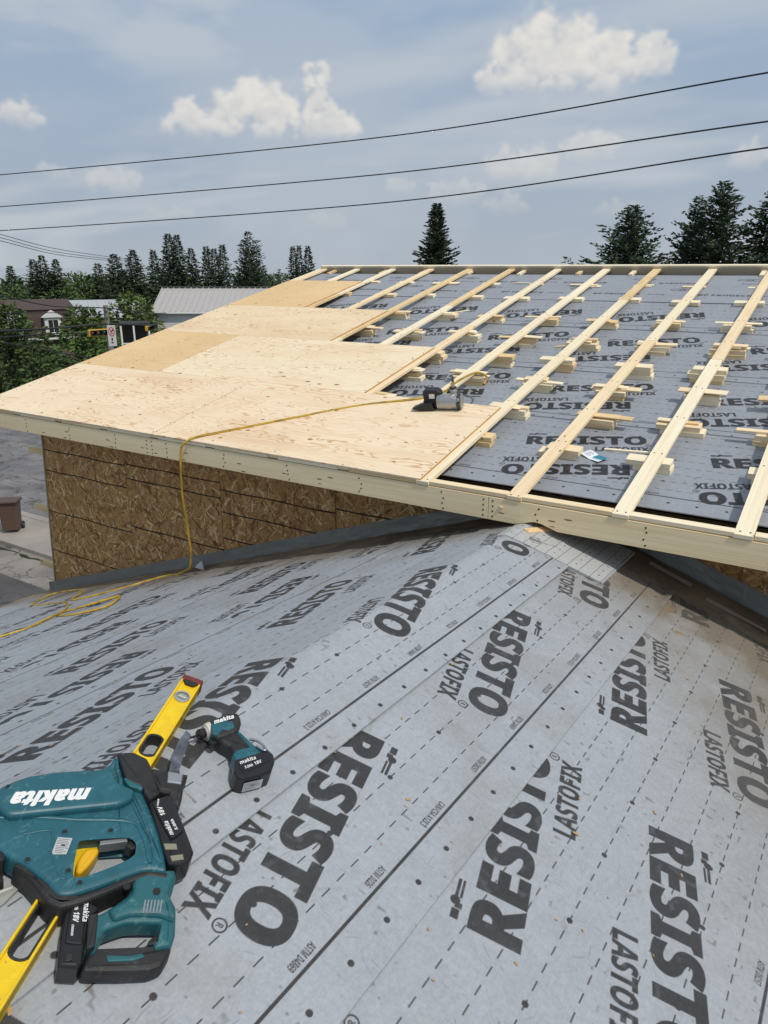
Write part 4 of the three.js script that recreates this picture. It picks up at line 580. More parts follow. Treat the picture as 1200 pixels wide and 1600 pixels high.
{
  const n = roofThing('nail_gun', 'taped silver coil nail gun with a black handle lying on the plywood', 'nail gun', -2.555, 1.07, 0, .30);
  n.scale.setScalar(.92);
  const tapeM = new THREE.MeshStandardMaterial({ color: new THREE.Color().setRGB(.42, .43, .43), metalness: .75, roughness: .38, bumpMap: dataTex(256, 256, (u, v, o) => { const f = fbm(u * 9, v * 14, 5), g = Math.abs(fbm(u * 6 + 9, v * 6, 4) - .5); o[0] = o[1] = o[2] = 255 * (f * .6 + sstep(.06, 0, g) * .4); }, false), bumpScale: .006 });
  const lathe = new THREE.LatheGeometry([[0, -.105], [.052, -.105], [.06, -.098], [.062, -.04], [.066, .0], [.064, .05], [.068, .055], [.068, .085], [.06, .1], [.03, .107], [0, .107]].map((a) => new THREE.Vector2(...a)), 28); lathe.rotateZ(-Math.PI / 2); { const p = lathe.attributes.position; for (let i = 0; i < p.count; i++) { const k = 1 + .07 * (vn(p.getX(i) * 40, Math.atan2(p.getY(i), p.getZ(i)) * 4 + 9) - .5); p.setY(i, p.getY(i) * k); p.setZ(i, p.getZ(i) * k); } lathe.computeVertexNormals(); }
  mesh('cylinder', T(lathe, .06, .066, 0), tapeM, n);
  const cap = new THREE.CylinderGeometry(.069, .069, .03, 28); cap.rotateZ(Math.PI / 2); mesh('cap_band', T(cap, .135, .066, 0), std([.05, .05, .05], .5), n);
  for (let i = 0; i < 5; i++) { const a = -.5 + i * .42; mesh('vent', T(box(.012, .018, .014, .003), .15, .066 + .0685 * Math.sin(a), .0685 * Math.cos(a)), std([.1, .1, .1], .5), n); }
  const blackP = std([.014, .014, .016], .55);
  const sh = new THREE.Shape([[-.09, .0], [.06, .0], [.075, .05], [.07, .125], [.045, .145], [-.05, .15], [-.062, .13], [-.058, .07]].map((a) => new THREE.Vector2(...a))), hg = new THREE.ExtrudeGeometry(sh, { depth: .075, bevelEnabled: true, bevelSize: .008, bevelThickness: .008, bevelSegments: 2 }); mesh('magazine_cover', T(hg, -.09, .008, -.075), blackP, n);
  const fl = new THREE.Shape([[0, 0], [-.09, -.012], [-.155, -.04], [-.11, -.045], [-.1, -.055], [.02, -.045]].map((a) => new THREE.Vector2(...a))), fg = new THREE.ExtrudeGeometry(fl, { depth: .05, bevelEnabled: true, bevelSize: .004, bevelThickness: .004, bevelSegments: 1 }); mesh('nose_flap', T(fg, -.09, .064, -.0), blackP, n);
  mesh('label', T(box(.045, .038, .002, 0), -.085, .115, .0095), std([.7, .7, .7], .5), n);
  mesh('air_fitting', T(new THREE.LatheGeometry([[0, 0], [.03, 0], [.034, .012], [.03, .034], [.02, .046], [.013, .05], [.013, .085], [.007, .115], [.004, .12], [0, .12]].map((a) => new THREE.Vector2(...a)), 18), .085, .118, -.04), std([.5, .46, .4], .35, { metalness: .8 }), n); mesh('nozzle', bar([.085, .195, -.04], [.087, .262, -.042], .0125, .007, 12), std([.06, .04, .03], .5), n);
  mesh('handle', bar([.03, .09, -.05], [.06, .125, -.12], .022, .024, 12), blackP, n); mesh('fitting_collar', T(new THREE.TorusGeometry(.022, .008, 8, 18).rotateX(Math.PI / 2), .085, .166, -.04), rubber, n);
}
{
  const card = roofThing('leaflet', 'folded white and teal leaflet lying on the far underlayment', 'leaflet', -1.33, .82, -off(.82) + .008, -.55);
  const c = document.createElement('canvas'); c.width = 128; c.height = 64; const k = c.getContext('2d'); k.fillStyle = '#e9edf0'; k.fillRect(0, 0, 128, 64); k.fillStyle = '#1f7f97'; k.fillRect(58, 0, 70, 40); k.fillStyle = '#9cc3cd'; k.fillRect(62, 44, 60, 5); k.fillStyle = '#567'; for (let i = 0; i < 5; i++) k.fillRect(8, 10 + i * 9, 30 + (i % 2) * 10, 3); const t = new THREE.CanvasTexture(c); t.colorSpace = THREE.SRGBColorSpace;
  const g = new THREE.PlaneGeometry(.17, .085, 12, 3); g.rotateX(-Math.PI / 2); const p = g.attributes.position; for (let i = 0; i < p.count; i++) p.setY(i, .012 * Math.abs(p.getX(i) / .085) + .002); g.computeVertexNormals(); mesh('sheet', g, new THREE.MeshStandardMaterial({ map: t, roughness: .4, side: THREE.DoubleSide }), card);
  const st = roofThing('strap_loop', 'loop of white plastic strapping beside a block stack', 'strap', -1.40, 1.49, -off(1.49) + .012, 0); mesh('loop', tube([[-.07, .0, .0], [-.02, .005, .03], [.05, .01, .02], [.06, .012, -.03], [.0, .01, -.05], [-.06, .004, -.035]], .006, 50, 6), std([.7, .7, .72], .4), st);
  const sp = [['long pale wood sliver lying loose above the leaflet', -1.15, .98, .32, .10], ['short loose sliver near the upper left strapping', -3.9, 3.95, .3, .75], ['loose sliver pointing away from a stack in mid roof', -2.3, 3.1, .26, .38], ['small flat offcut resting alone on the far underlayment', -2.25, 3.3, .14, -.05], ['thin stray lath in the topmost bay', -3.6, 5.1, .2, .02]];
  for (const [l, x, s, len, turn] of sp) { const o = roofThing('wood_sliver', l, 'wood sliver', x, s, -off(s) + .011, turn); o.userData.group = 'loose wood slivers on the far roof'; mesh('lath', boxUV(box(len, .012, .02, .002), 0, 2.4, .3, R(), R()), lum(), o); }
}
function lowThing(name, label, cat, v, w, h = 0) { const o = thing(name, label, cat); o.position.copy(RO).addScaledVector(RA, -w).addScaledVector(BR, v).addScaledVector(NR, h); o.quaternion.setFromRotationMatrix(new THREE.Matrix4().makeBasis(BR, NR, RA.clone().negate())); return o; }
{
  const s1 = lowThing('wood_shim', 'orange wood shim poking out beneath the fascia notch', 'wood shim', .085, .17, .018); let g = boxUV(box(.045, .012, .2, .002), 2, 2.4, .3, .2, .4); g.rotateY(-.35); mesh('shim', g, plyMats[3], s1); s1.userData.group = 'shims under the fascia';
  const s2 = lowThing('wood_shim', 'smaller wood shim left of the fascia notch', 'wood shim', -.12, .12, .03); g = boxUV(box(.03, .01, .16, .002), 2, 2.4, .3, .6, .1); g.rotateY(-.9); mesh('shim', g, plyMats[3], s2); s2.userData.group = 'shims under the fascia';
  const tri = thing('plastic_scrap', 'small white plastic scrap at the foot of the hose', 'scrap', onLow(.1, -3.2, .01).toArray()); const sg = new THREE.ExtrudeGeometry(new THREE.Shape([[-.06, 0], [.05, 0], [.03, .08]].map((a) => new THREE.Vector2(...a))), { depth: .01, bevelEnabled: false }); mesh('scrap', sg, std([.7, .7, .7], .4), tri);
  // wood chips trodden over the membrane
  const q = rngOf(77), geos = []; for (let i = 0; i < 130; i++) { const u = -.1 - 4.2 * Math.pow(q(), .6), v = lerp(-.9, 2.2, q()), L = .003 + .009 * q() * q(), g2 = new THREE.BoxGeometry(L * 2, .0012, L); g2.rotateY(q() * 6); g2.rotateX((q() - .5) * .6); const p = onLow(u, v, .0062); g2.applyQuaternion(new THREE.Quaternion().setFromUnitVectors(new THREE.Vector3(0, 1, 0), v > 0 ? NR : NL)); g2.translate(p.x, p.y, p.z); geos.push(g2); }
  const wc = mesh('wood_chips', merge(geos), std([.42, .28, .14], .9), scene, true); wc.userData.kind = 'stuff'; wc.userData.label = 'tiny tan wood chips scattered over the near underlayment';
}

// ---------------------------------------------------------------- tools on the near roof (local axes: x down the slope, y out of the roof, z toward the eye)
const font = await new FontLoader().loadAsync('fonts/droid/droid_sans_bold.typeface.json');
const teal = new THREE.MeshPhysicalMaterial({ color: new THREE.Color().setRGB(.014, .085, .09), roughness: .42, clearcoat: .12, clearcoatRoughness: .4, roughnessMap: dataTex(256, 256, (u, v, o) => { o[0] = o[1] = o[2] = 150 + 90 * fbm(u * 12, v * 12, 4); }, false), bumpMap: fabricBump, bumpScale: .0003 });
const tealWorn = new THREE.MeshPhysicalMaterial({ roughness: .5, clearcoat: .08, map: dataTex(256, 256, (u, v, o) => { const w = sstep(.6, .82, fbm(u * 16, v * 16, 5)) * .55 + sstep(.9, .98, vn(u * 90, v * 90)) * .4; o[0] = lerp(32, 134, w); o[1] = lerp(92, 150, w); o[2] = lerp(100, 146, w); }) });
const tealBody = new THREE.MeshPhysicalMaterial({ roughness: .42, clearcoat: .12, clearcoatRoughness: .45, map: dataTex(512, 512, (u, v, o) => { const w = sstep(.62, .86, fbm(u * 20, v * 20, 5)) * .4 + sstep(.9, .98, vn(u * 150, v * 150)) * sstep(.4, .7, vn(u * 9, v * 9)) * .7 + sstep(.035, 0, Math.abs(fbm(u * 14 + 8, v * 5, 3) - .5)) * sstep(.55, .75, vn(u * 7 + 3, v * 7)) * .4, m = .92 + .16 * fbm(u * 6, v * 6, 3); o[0] = lerp(30 * m, 128, w); o[1] = lerp(89 * m, 148, w); o[2] = lerp(102 * m, 150, w); }) });
const blk = new THREE.MeshStandardMaterial({ roughness: .55, map: dataTex(256, 256, (u, v, o) => { const w = sstep(.6, .85, fbm(u * 18, v * 18, 5)) * .3, k = 26 + 18 * fbm(u * 6, v * 6, 3); o[0] = lerp(k, 105, w); o[1] = lerp(k, 100, w); o[2] = lerp(k + 1, 95, w); }), bumpMap: fabricBump, bumpScale: .0014 });
const blkGloss = std([.012, .012, .014], .3), white = std([.78, .78, .77], .5), steel = new THREE.MeshStandardMaterial({ metalness: .85, roughness: .32, color: new THREE.Color().setRGB(.45, .46, .48), bumpMap: fabricBump, bumpScale: .0005 });
// outline in [v, w] metres about (v0, w0), raised from y0 to y1 with a rounded rim
function slab(pts, v0, w0, y0, y1, { bevel = .006, holes = [], smooth = 0, seg = 3 } = {}) {
  const prep = (a) => { let v = a.map(([p, q]) => new THREE.Vector2(p - v0, -(q - w0))); if (smooth) v = new THREE.CatmullRomCurve3(v.map((k) => new THREE.Vector3(k.x, k.y, 0)), true, 'catmullrom', smooth).getPoints(a.length * 7).slice(0, -1).map((k) => new THREE.Vector2(k.x, k.y)); return v; };
  const s = new THREE.Shape(prep(pts)); for (const h of holes) s.holes.push(new THREE.Path(prep(h)));
  const g = new THREE.ExtrudeGeometry(s, { depth: Math.max(.0005, y1 - y0 - 2 * bevel), bevelEnabled: bevel > 0, bevelSize: bevel, bevelThickness: bevel, bevelOffset: -bevel, bevelSegments: seg, curveSegments: 6 });
  g.rotateX(-Math.PI / 2); g.translate(0, y0 + bevel, 0);
  const u = g.attributes.uv, p = g.attributes.position; for (let i = 0; i < u.count; i++) u.setXY(i, p.getX(i) / .25 + p.getY(i), p.getZ(i) / .25 + p.getY(i) * 2); return g;
}
// flat lettering lying on a face: starts at [v, w], runs toward [v2, w2]
function letters(str, from, to, v0, w0, y, cap, parent, mat = white, skew = .22, fat = 0) {
  const g = new TextGeometry(str, { font, size: cap, depth: .0007, curveSegments: 4, bevelEnabled: fat > 0, bevelSize: fat, bevelThickness: .0003, bevelSegments: 1 }); g.computeBoundingBox(); const b = g.boundingBox, dx = to[0] - from[0], dw = to[1] - from[1], L = Math.hypot(dx, dw);
  const p = g.attributes.position; for (let i = 0; i < p.count; i++) { const yy = p.getY(i); p.setX(i, (p.getX(i) - b.min.x) * L / (b.max.x - b.min.x) + yy * skew); }
  g.rotateX(-Math.PI / 2); g.rotateY(Math.atan2(-dw, dx)); g.translate(from[0] - v0, y, from[1] - w0); g.computeVertexNormals(); return mesh('lettering', g, mat, parent);
}
{ // spirit level
  const V = .1, Wd = 3.05, o = lowThing('spirit_level', 'long yellow spirit level lying under the saws across the ridge', 'spirit level', V, Wd, .006), yel = new THREE.MeshStandardMaterial({ roughness: .38, map: dataTex(256, 256, (u, v, q) => { const n = fbm(u * 10, v * 10, 4), s = sstep(.86, .97, vn(u * 60, v * 60)) * .4; q[0] = lerp(232, 120, s) * (.95 + .1 * n); q[1] = lerp(196, 105, s) * (.95 + .1 * n); q[2] = lerp(24, 60, s); }) });
  const a = [-.090, 2.610], b = [.345, 3.495], L = Math.hypot(b[0] - a[0], b[1] - a[1]), d = [(b[0] - a[0]) / L, (b[1] - a[1]) / L], n = [d[1], -d[0]], at = (t, s) => [a[0] + d[0] * t + n[0] * s, a[1] + d[1] * t + n[1] * s], hw = .031;
  const slot = (t0, t1, w) => { const r = []; for (let i = 0; i <= 8; i++) { const k = Math.PI * (.5 + i / 8); r.push(at(t0 + w + w * Math.cos(k) * .7, w * Math.sin(k))); } for (let i = 0; i <= 8; i++) { const k = Math.PI * (-.5 + i / 8); r.push(at(t1 - w + w * Math.cos(k) * .7, w * Math.sin(k))); } return r; };
  const circ = (t, w) => { const r = []; for (let i = 0; i < 20; i++) { const k = i / 20 * 6.283; r.push(at(t + w * Math.cos(k), w * Math.sin(k))); } return r; };
  const E = L + .35, out = [at(.018, -hw), at(E, -hw), at(E, hw), at(.018, hw)], H = .05;
  const holes = [circ(.085, .0215), slot(.25, .345, .0225), slot(.78, .93, .0225)];
  mesh('web', slab(out, V, Wd, .014, H - .008, { bevel: .001, holes, seg: 1 }), yel, o);
  for (const s of [-1, 1]) mesh('flange', slab([at(.018, s * hw), at(E, s * hw), at(E, s * (hw - .006)), at(.018, s * (hw - .006))], V, Wd, 0, H, { bevel: .0012, seg: 1 }), yel, o);
  mesh('end_cap', slab([at(-.004, -hw - .001), at(.02, -hw - .001), at(.02, hw + .001), at(-.004, hw + .001)], V, Wd, 0, H + .001, { bevel: .004 }), std([.16, .025, .02], .5), o);
  mesh('end_pad', slab([at(.016, -.02), at(.024, -.021), at(.034, -.012), at(.034, .012), at(.024, .021), at(.016, .02)], V, Wd, .02, H + .0015, { bevel: .001 }), blk, o);
  const vial = part('vial', o); const ring = new THREE.TorusGeometry(.0215, .0028, 8, 28); ring.rotateX(Math.PI / 2); const vc = at(.085, 0); mesh('ring', T(ring, vc[0] - V, H - .006, vc[1] - Wd), std([.35, .35, .36], .4), vial); const disc = new THREE.CylinderGeometry(.0215, .0215, .01, 28); mesh('housing', T(disc, vc[0] - V, .034, vc[1] - Wd), std([.32, .33, .34], .25), vial); const tb = new THREE.CapsuleGeometry(.0045, .018, 4, 10); tb.rotateZ(Math.PI / 2); tb.rotateY(.4); mesh('tube', T(tb, vc[0] - V, .042, vc[1] - Wd), std([.45, .5, .42], .1), vial);
  for (const [t0, t1] of [[.25, .345], [.78, .93]]) mesh('grip_lining', slab(slot(t0 - .003, t1 + .003, .0245), V, Wd, .004, H - .006, { bevel: .0015, holes: [slot(t0 + .005, t1 - .005, .0185)] }), blk, o);
}
const plateMat = (() => { const c = document.createElement('canvas'); c.width = 256; c.height = 160; const k = c.getContext('2d'), q = rngOf(3); k.fillStyle = '#b4b6b6'; k.fillRect(0, 0, 256, 160); k.fillStyle = '#3a3c3e'; for (let y = 14; y < 150; y += 16) { let x = 12; const end = 150 + q() * 90; while (x < end) { const w = 24 + q() * 46; k.fillRect(x, y, Math.min(w, end - x), 5); x += w + 5; } } k.fillRect(10, 66, 150, 14); k.fillStyle = '#e8e8e8'; k.fillRect(14, 69, 80, 8); const t = new THREE.CanvasTexture(c); t.colorSpace = THREE.SRGBColorSpace; return new THREE.MeshStandardMaterial({ map: t, roughness: .4 }); })();
const SAWV = .17, SAWW = 3.17;
{ // large cordless saw
  const o = lowThing('cordless_saw', 'largest teal cordless saw with a yellow trigger, resting on the level', 'power saw', SAWV, SAWW, .002), V = SAWV, Wd = SAWW;
  const body = [[-.038, 3.275], [-.044, 3.247], [-.033, 3.193], [-.003, 3.144], [.03, 3.098], [.052, 3.055], [.052, 3.027], [.047, 3.001], [.132, 3.036], [.167, 3.019], [.21, 3.032], [.297, 3.066], [.381, 3.115], [.36, 3.140], [.344, 3.165], [.317, 3.242], [.295, 3.299], [.274, 3.321], [.227, 3.323], [.171, 3.333], [.132, 3.345], [.095, 3.353], [.02, 3.33]];
  const hole = [[.184, 3.214], [.218, 3.162], [.254, 3.118], [.286, 3.114], [.314, 3.138], [.316, 3.170], [.302, 3.222], [.288, 3.262], [.272, 3.284], [.25, 3.282], [.212, 3.25]];
  const bd = mesh('body', slab(body, V, Wd, .022, .092, { bevel: .012, holes: [hole], smooth: .35, seg: 4 }), tealBody, o);
  // raised motor ridge and recessed rating field, in the shell
  mesh('motor_shell', slab([[-.02, 3.262], [-.022, 3.235], [.0, 3.165], [.06, 3.075], [.075, 3.045], [.125, 3.058], [.165, 3.045], [.185, 3.062], [.18, 3.10], [.13, 3.18], [.085, 3.25], [.05, 3.30], [.0, 3.30]], V, Wd, .075, .113, { bevel: .013, smooth: .4, seg: 4 }), tealBody, o);
  mesh('grip_overmould', slab([[.385, 3.112], [.345, 3.150], [.317, 3.240], [.293, 3.296], [.271, 3.318], [.224, 3.321], [.180, 3.328], [.150, 3.338], [.156, 3.348], [.19, 3.342], [.235, 3.342], [.27, 3.344], [.30, 3.332], [.318, 3.300], [.332, 3.255], [.346, 3.206], [.365, 3.155], [.395, 3.128]], V, Wd, .012, .086, { bevel: .012, smooth: .3, seg: 4 }), blk, o);
  mesh('front_cap', slab([[.046, 3.0], [.067, 2.967], [.106, 2.954], [.141, 2.965], [.19, 2.991], [.212, 3.0], [.213, 3.032], [.167, 3.021], [.132, 3.038]], V, Wd, .02, .104, { bevel: .006, smooth: .05 }), blk, o);
  const bt = mesh('battery', slab([[.21, 3.03], [.224, 2.982], [.240, 2.978], [.328, 3.014], [.388, 3.040], [.400, 3.063], [.394, 3.086], [.374, 3.104], [.336, 3.09], [.292, 3.068]], V, Wd, .025, .096, { bevel: .008, smooth: .12 }), blkGloss, o);
  mesh('battery_plate', slab([[.221, 3.030], [.231, 2.991], [.330, 3.021], [.330, 3.062]], V, Wd, .09, .1025, { bevel: .004, smooth: .12 }), blkGloss, bt);
  for (const c of [[[.327, 3.081], [.347, 3.059], [.36, 3.067], [.342, 3.088]], [[.362, 3.091], [.378, 3.066], [.390, 3.073], [.375, 3.096]]]) mesh('contact_clip', slab(c, V, Wd, .07, .0985, { bevel: .001, seg: 1 }), std([.3, .29, .2], .4, { metalness: .4 }), bt);
  letters('makita', [.326, 3.050], [.288, 3.037], V, Wd, .1028, .011, bt); letters('18V', [.272, 3.030], [.246, 3.021], V, Wd, .1028, .012, bt); letters('5.0Ah', [.322, 3.034], [.292, 3.024], V, Wd, .1028, .007, bt); letters('LITHIUM-ION', [.240, 3.026], [.226, 3.012], V, Wd, .1028, .004, bt);
  letters('makita', [.104, 3.122], [.008, 3.258], V, Wd, .1135, .037, o, white, .42, .0022);
  const rib = (pts, r, h, m = tealBody) => mesh('shell_rib', tube(pts.map(([a, b]) => [a - V, h, b - Wd]), r, 60, 8), m, o);
  rib([[.031, 3.31], [.09, 3.24], [.147, 3.183], [.198, 3.125], [.236, 3.094], [.27, 3.098], [.306, 3.113], [.345, 3.133]], .0055, .0905);
  rib([[.103, 3.293], [.135, 3.246], [.183, 3.277], [.24, 3.294], [.257, 3.290]], .0028, .0915);
  rib([[.129, 3.034], [.198, 3.051], [.259, 3.076], [.314, 3.098], [.365, 3.122]], .004, .0905);
  mesh('edge_facet', slab([[.150, 3.040], [.198, 3.040], [.25, 3.056], [.30, 3.076], [.365, 3.112], [.34, 3.122], [.29, 3.094], [.235, 3.072], [.18, 3.056]], V, Wd, .08, .0955, { bevel: .005, smooth: .2 }), tealBody, o);
  mesh('shoulder_scuff', slab([[.122, 3.040], [.134, 3.032], [.17, 3.020], [.178, 3.028], [.15, 3.045]], V, Wd, .09, .1075, { bevel: .004, smooth: .2 }), tealWorn, o);
  const rl = mesh('rating_plate', slab([[.157, 3.244], [.18, 3.222], [.206, 3.255], [.185, 3.279]], V, Wd, .09, .0932, { bevel: .0004, seg: 1 }), plateMat, o); { const u = rl.geometry.attributes.uv, p = rl.geometry.attributes.position; for (let i = 0; i < u.count; i++) { const a = p.getX(i) + V - .157, b = p.getZ(i) + Wd - 3.244; u.setXY(i, (a * .72 - b * .69) / .032, 1 - (a * .66 + b * .75) / .043); } }
  mesh('trigger', slab([[.246, 3.256], [.256, 3.250], [.252, 3.226], [.238, 3.192], [.226, 3.188], [.214, 3.208], [.226, 3.238]], V, Wd, .035, .078, { bevel: .008, smooth: .4 }), std([.75, .42, .01], .4), o);
  for (const [a, b] of [[.012, 3.149], [-.03, 3.25], [.155, 3.225], [.218, 3.147], [.219, 3.058], [.295, 3.086], [.283, 3.274], [.243, 3.275], [.165, 3.322]]) { const c = new THREE.CylinderGeometry(.0055, .0055, .004, 14); mesh('screw', T(c, a - V, .0925, b - Wd), std([.01, .012, .013], .5), o); const rg = new THREE.TorusGeometry(.0065, .0016, 6, 16); rg.rotateX(Math.PI / 2); mesh('screw_boss', T(rg, a - V, .0925, b - Wd), tealBody, o); }
  mesh('lock_lever', slab([[.258, 3.118], [.275, 3.108], [.292, 3.118], [.282, 3.136], [.266, 3.138]], V, Wd, .05, .08, { bevel: .004 }), blk, o);
  mesh('latch_bar', slab([[.222, 3.178], [.255, 3.128], [.264, 3.133], [.231, 3.186]], V, Wd, .06, .088, { bevel: .002 }), std([.25, .26, .26], .4, { metalness: .5 }), o);
  const bootG = slab([[.120, 2.950], [.150, 2.928], [.196, 2.893], [.217, 2.918], [.243, 2.946], [.258, 2.972], [.235, 2.985], [.211, 2.966], [.189, 2.980], [.15, 2.97]], V, Wd, .02, .078, { bevel: .012, smooth: .3 }); mesh('boot', bootG, blk, o);
  mesh('clamp', slab([[.160, 2.925], [.192, 2.900], [.214, 2.926], [.186, 2.950]], V, Wd, .05, .084, { bevel: .004 }), steel, o); mesh('shoe_plate', slab([[.126, 2.945], [.198, 2.889], [.203, 2.895], [.131, 2.951]], V, Wd, .03, .076, { bevel: .001, seg: 1 }), blk, o);
  const blade = [[.151, 2.91], [.169, 2.892]]; const tip = [.066, 2.776]; for (let i = 0; i < 26; i++) { const t = i / 26; blade.push([lerp(.169, tip[0] + .018, t) - (i % 2) * .002, lerp(2.892, tip[1] - .006, t) + (i % 2) * .002]); } blade.push([tip[0], tip[1]], [.085, 2.822], [.117, 2.872]);
  mesh('blade', slab(blade, V, Wd, .058, .0602, { bevel: 0 }), new THREE.MeshStandardMaterial({ metalness: .45, roughness: .5, map: dataTex(128, 128, (u, v, q) => { const n = fbm(u * 10, v * 10, 4); q[0] = 60 + 70 * n; q[1] = 63 + 72 * n; q[2] = 70 + 76 * n; }) }), o);
}
{ // smaller saw in front
  const V = .42, Wd = 3.24, o = lowThing('compact_saw', 'smaller worn teal cordless saw with a closed loop handle', 'power saw', V, Wd - .003, .002);
  const bt = mesh('battery', slab([[.290, 3.306], [.295, 3.297], [.318, 3.273], [.348, 3.273], [.349, 3.291], [.397, 3.338], [.419, 3.362], [.421, 3.375], [.393, 3.400], [.383, 3.393], [.346, 3.362], [.311, 3.329]], V, Wd, .004, .070, { bevel: .007, smooth: .1 }), blkGloss, o);
  mesh('battery_plate', slab([[.298, 3.302], [.318, 3.282], [.390, 3.342], [.364, 3.364]], V, Wd, .064, .0735, { bevel: .003, smooth: .1 }), blkGloss, bt);
  letters('makita', [.317, 3.287], [.350, 3.315], V, Wd, .0738, .0115, bt); letters('5.0Ah', [.303, 3.299], [.318, 3.312], V, Wd, .0738, .0075, bt); letters('18V', [.321, 3.315], [.337, 3.329], V, Wd, .0738, .012, bt); letters('LITHIUM-ION', [.342, 3.334], [.360, 3.349], V, Wd, .0738, .0045, bt);
  mesh('release_button', slab([[.392, 3.366], [.404, 3.374], [.398, 3.386], [.386, 3.377]], V, Wd, .06, .0725, { bevel: .002 }), blk, bt);
  mesh('body', slab([[.328, 3.166], [.36, 3.125], [.388, 3.094], [.403, 3.104], [.429, 3.141], [.457, 3.15], [.502, 3.19], [.514, 3.214], [.497, 3.238], [.486, 3.236], [.486, 3.218], [.476, 3.203], [.459, 3.200], [.437, 3.222], [.412, 3.250], [.395, 3.292], [.404, 3.312], [.418, 3.330], [.402, 3.347], [.349, 3.297], [.359, 3.273], [.363, 3.237], [.363, 3.208], [.350, 3.183]], V, Wd, .014, .070, { bevel: .010, smooth: .2, seg: 4 }), tealWorn, o);
  mesh('motor_shell', slab([[.334, 3.168], [.386, 3.100], [.402, 3.110], [.426, 3.146], [.454, 3.156], [.480, 3.178], [.452, 3.194], [.41, 3.236], [.394, 3.268], [.368, 3.262], [.372, 3.226], [.366, 3.20]], V, Wd, .05, .083, { bevel: .013, smooth: .3, seg: 4 }), tealWorn, o);
  mesh('grip', slab([[.402, 3.318], [.420, 3.316], [.440, 3.305], [.459, 3.282], [.470, 3.258], [.484, 3.236], [.508, 3.205], [.520, 3.216], [.531, 3.246], [.520, 3.273], [.483, 3.314], [.430, 3.366], [.412, 3.350]], V, Wd, .008, .056, { bevel: .012, smooth: .25, seg: 4 }), blk, o);
  mesh('handle_inlay', slab([[.436, 3.315], [.47, 3.282], [.482, 3.262], [.492, 3.262], [.482, 3.284], [.45, 3.32]], V, Wd, .04, .0585, { bevel: .003, smooth: .2 }), tealWorn, o);
  mesh('neck_band', slab([[.353, 3.302], [.362, 3.286], [.414, 3.330], [.407, 3.346]], V, Wd, .01, .0845, { bevel: .004, smooth: .15 }), blk, o);
  mesh('trigger', slab([[.470, 3.216], [.480, 3.212], [.488, 3.224], [.478, 3.240], [.470, 3.234]], V, Wd, .03, .056, { bevel: .005, smooth: .2 }), blk, o);
  for (let i = 0; i < 6; i++) { const t = i / 5, a = [lerp(.402, .426, t), lerp(3.196, 3.170, t)]; mesh('vent_slot', slab([[a[0], a[1]], [a[0] + .003, a[1] - .003], [a[0] + .024, a[1] + .020], [a[0] + .021, a[1] + .023]], V, Wd, .078, .0835, { bevel: .0008, seg: 1 }), steel, o); }
  for (const [a, b, r] of [[.405, 3.165, .0085], [.352, 3.205, .008]]) { const c = new THREE.CylinderGeometry(r, r, .006, 18); mesh('brush_cap', T(c, a - V, .082, b - Wd), blk, o); }
  mesh('front_guard', slab([[.322, 3.174], [.385, 3.088], [.376, 3.080], [.312, 3.166]], V, Wd, .012, .07, { bevel: .006 }), blk, o);
}
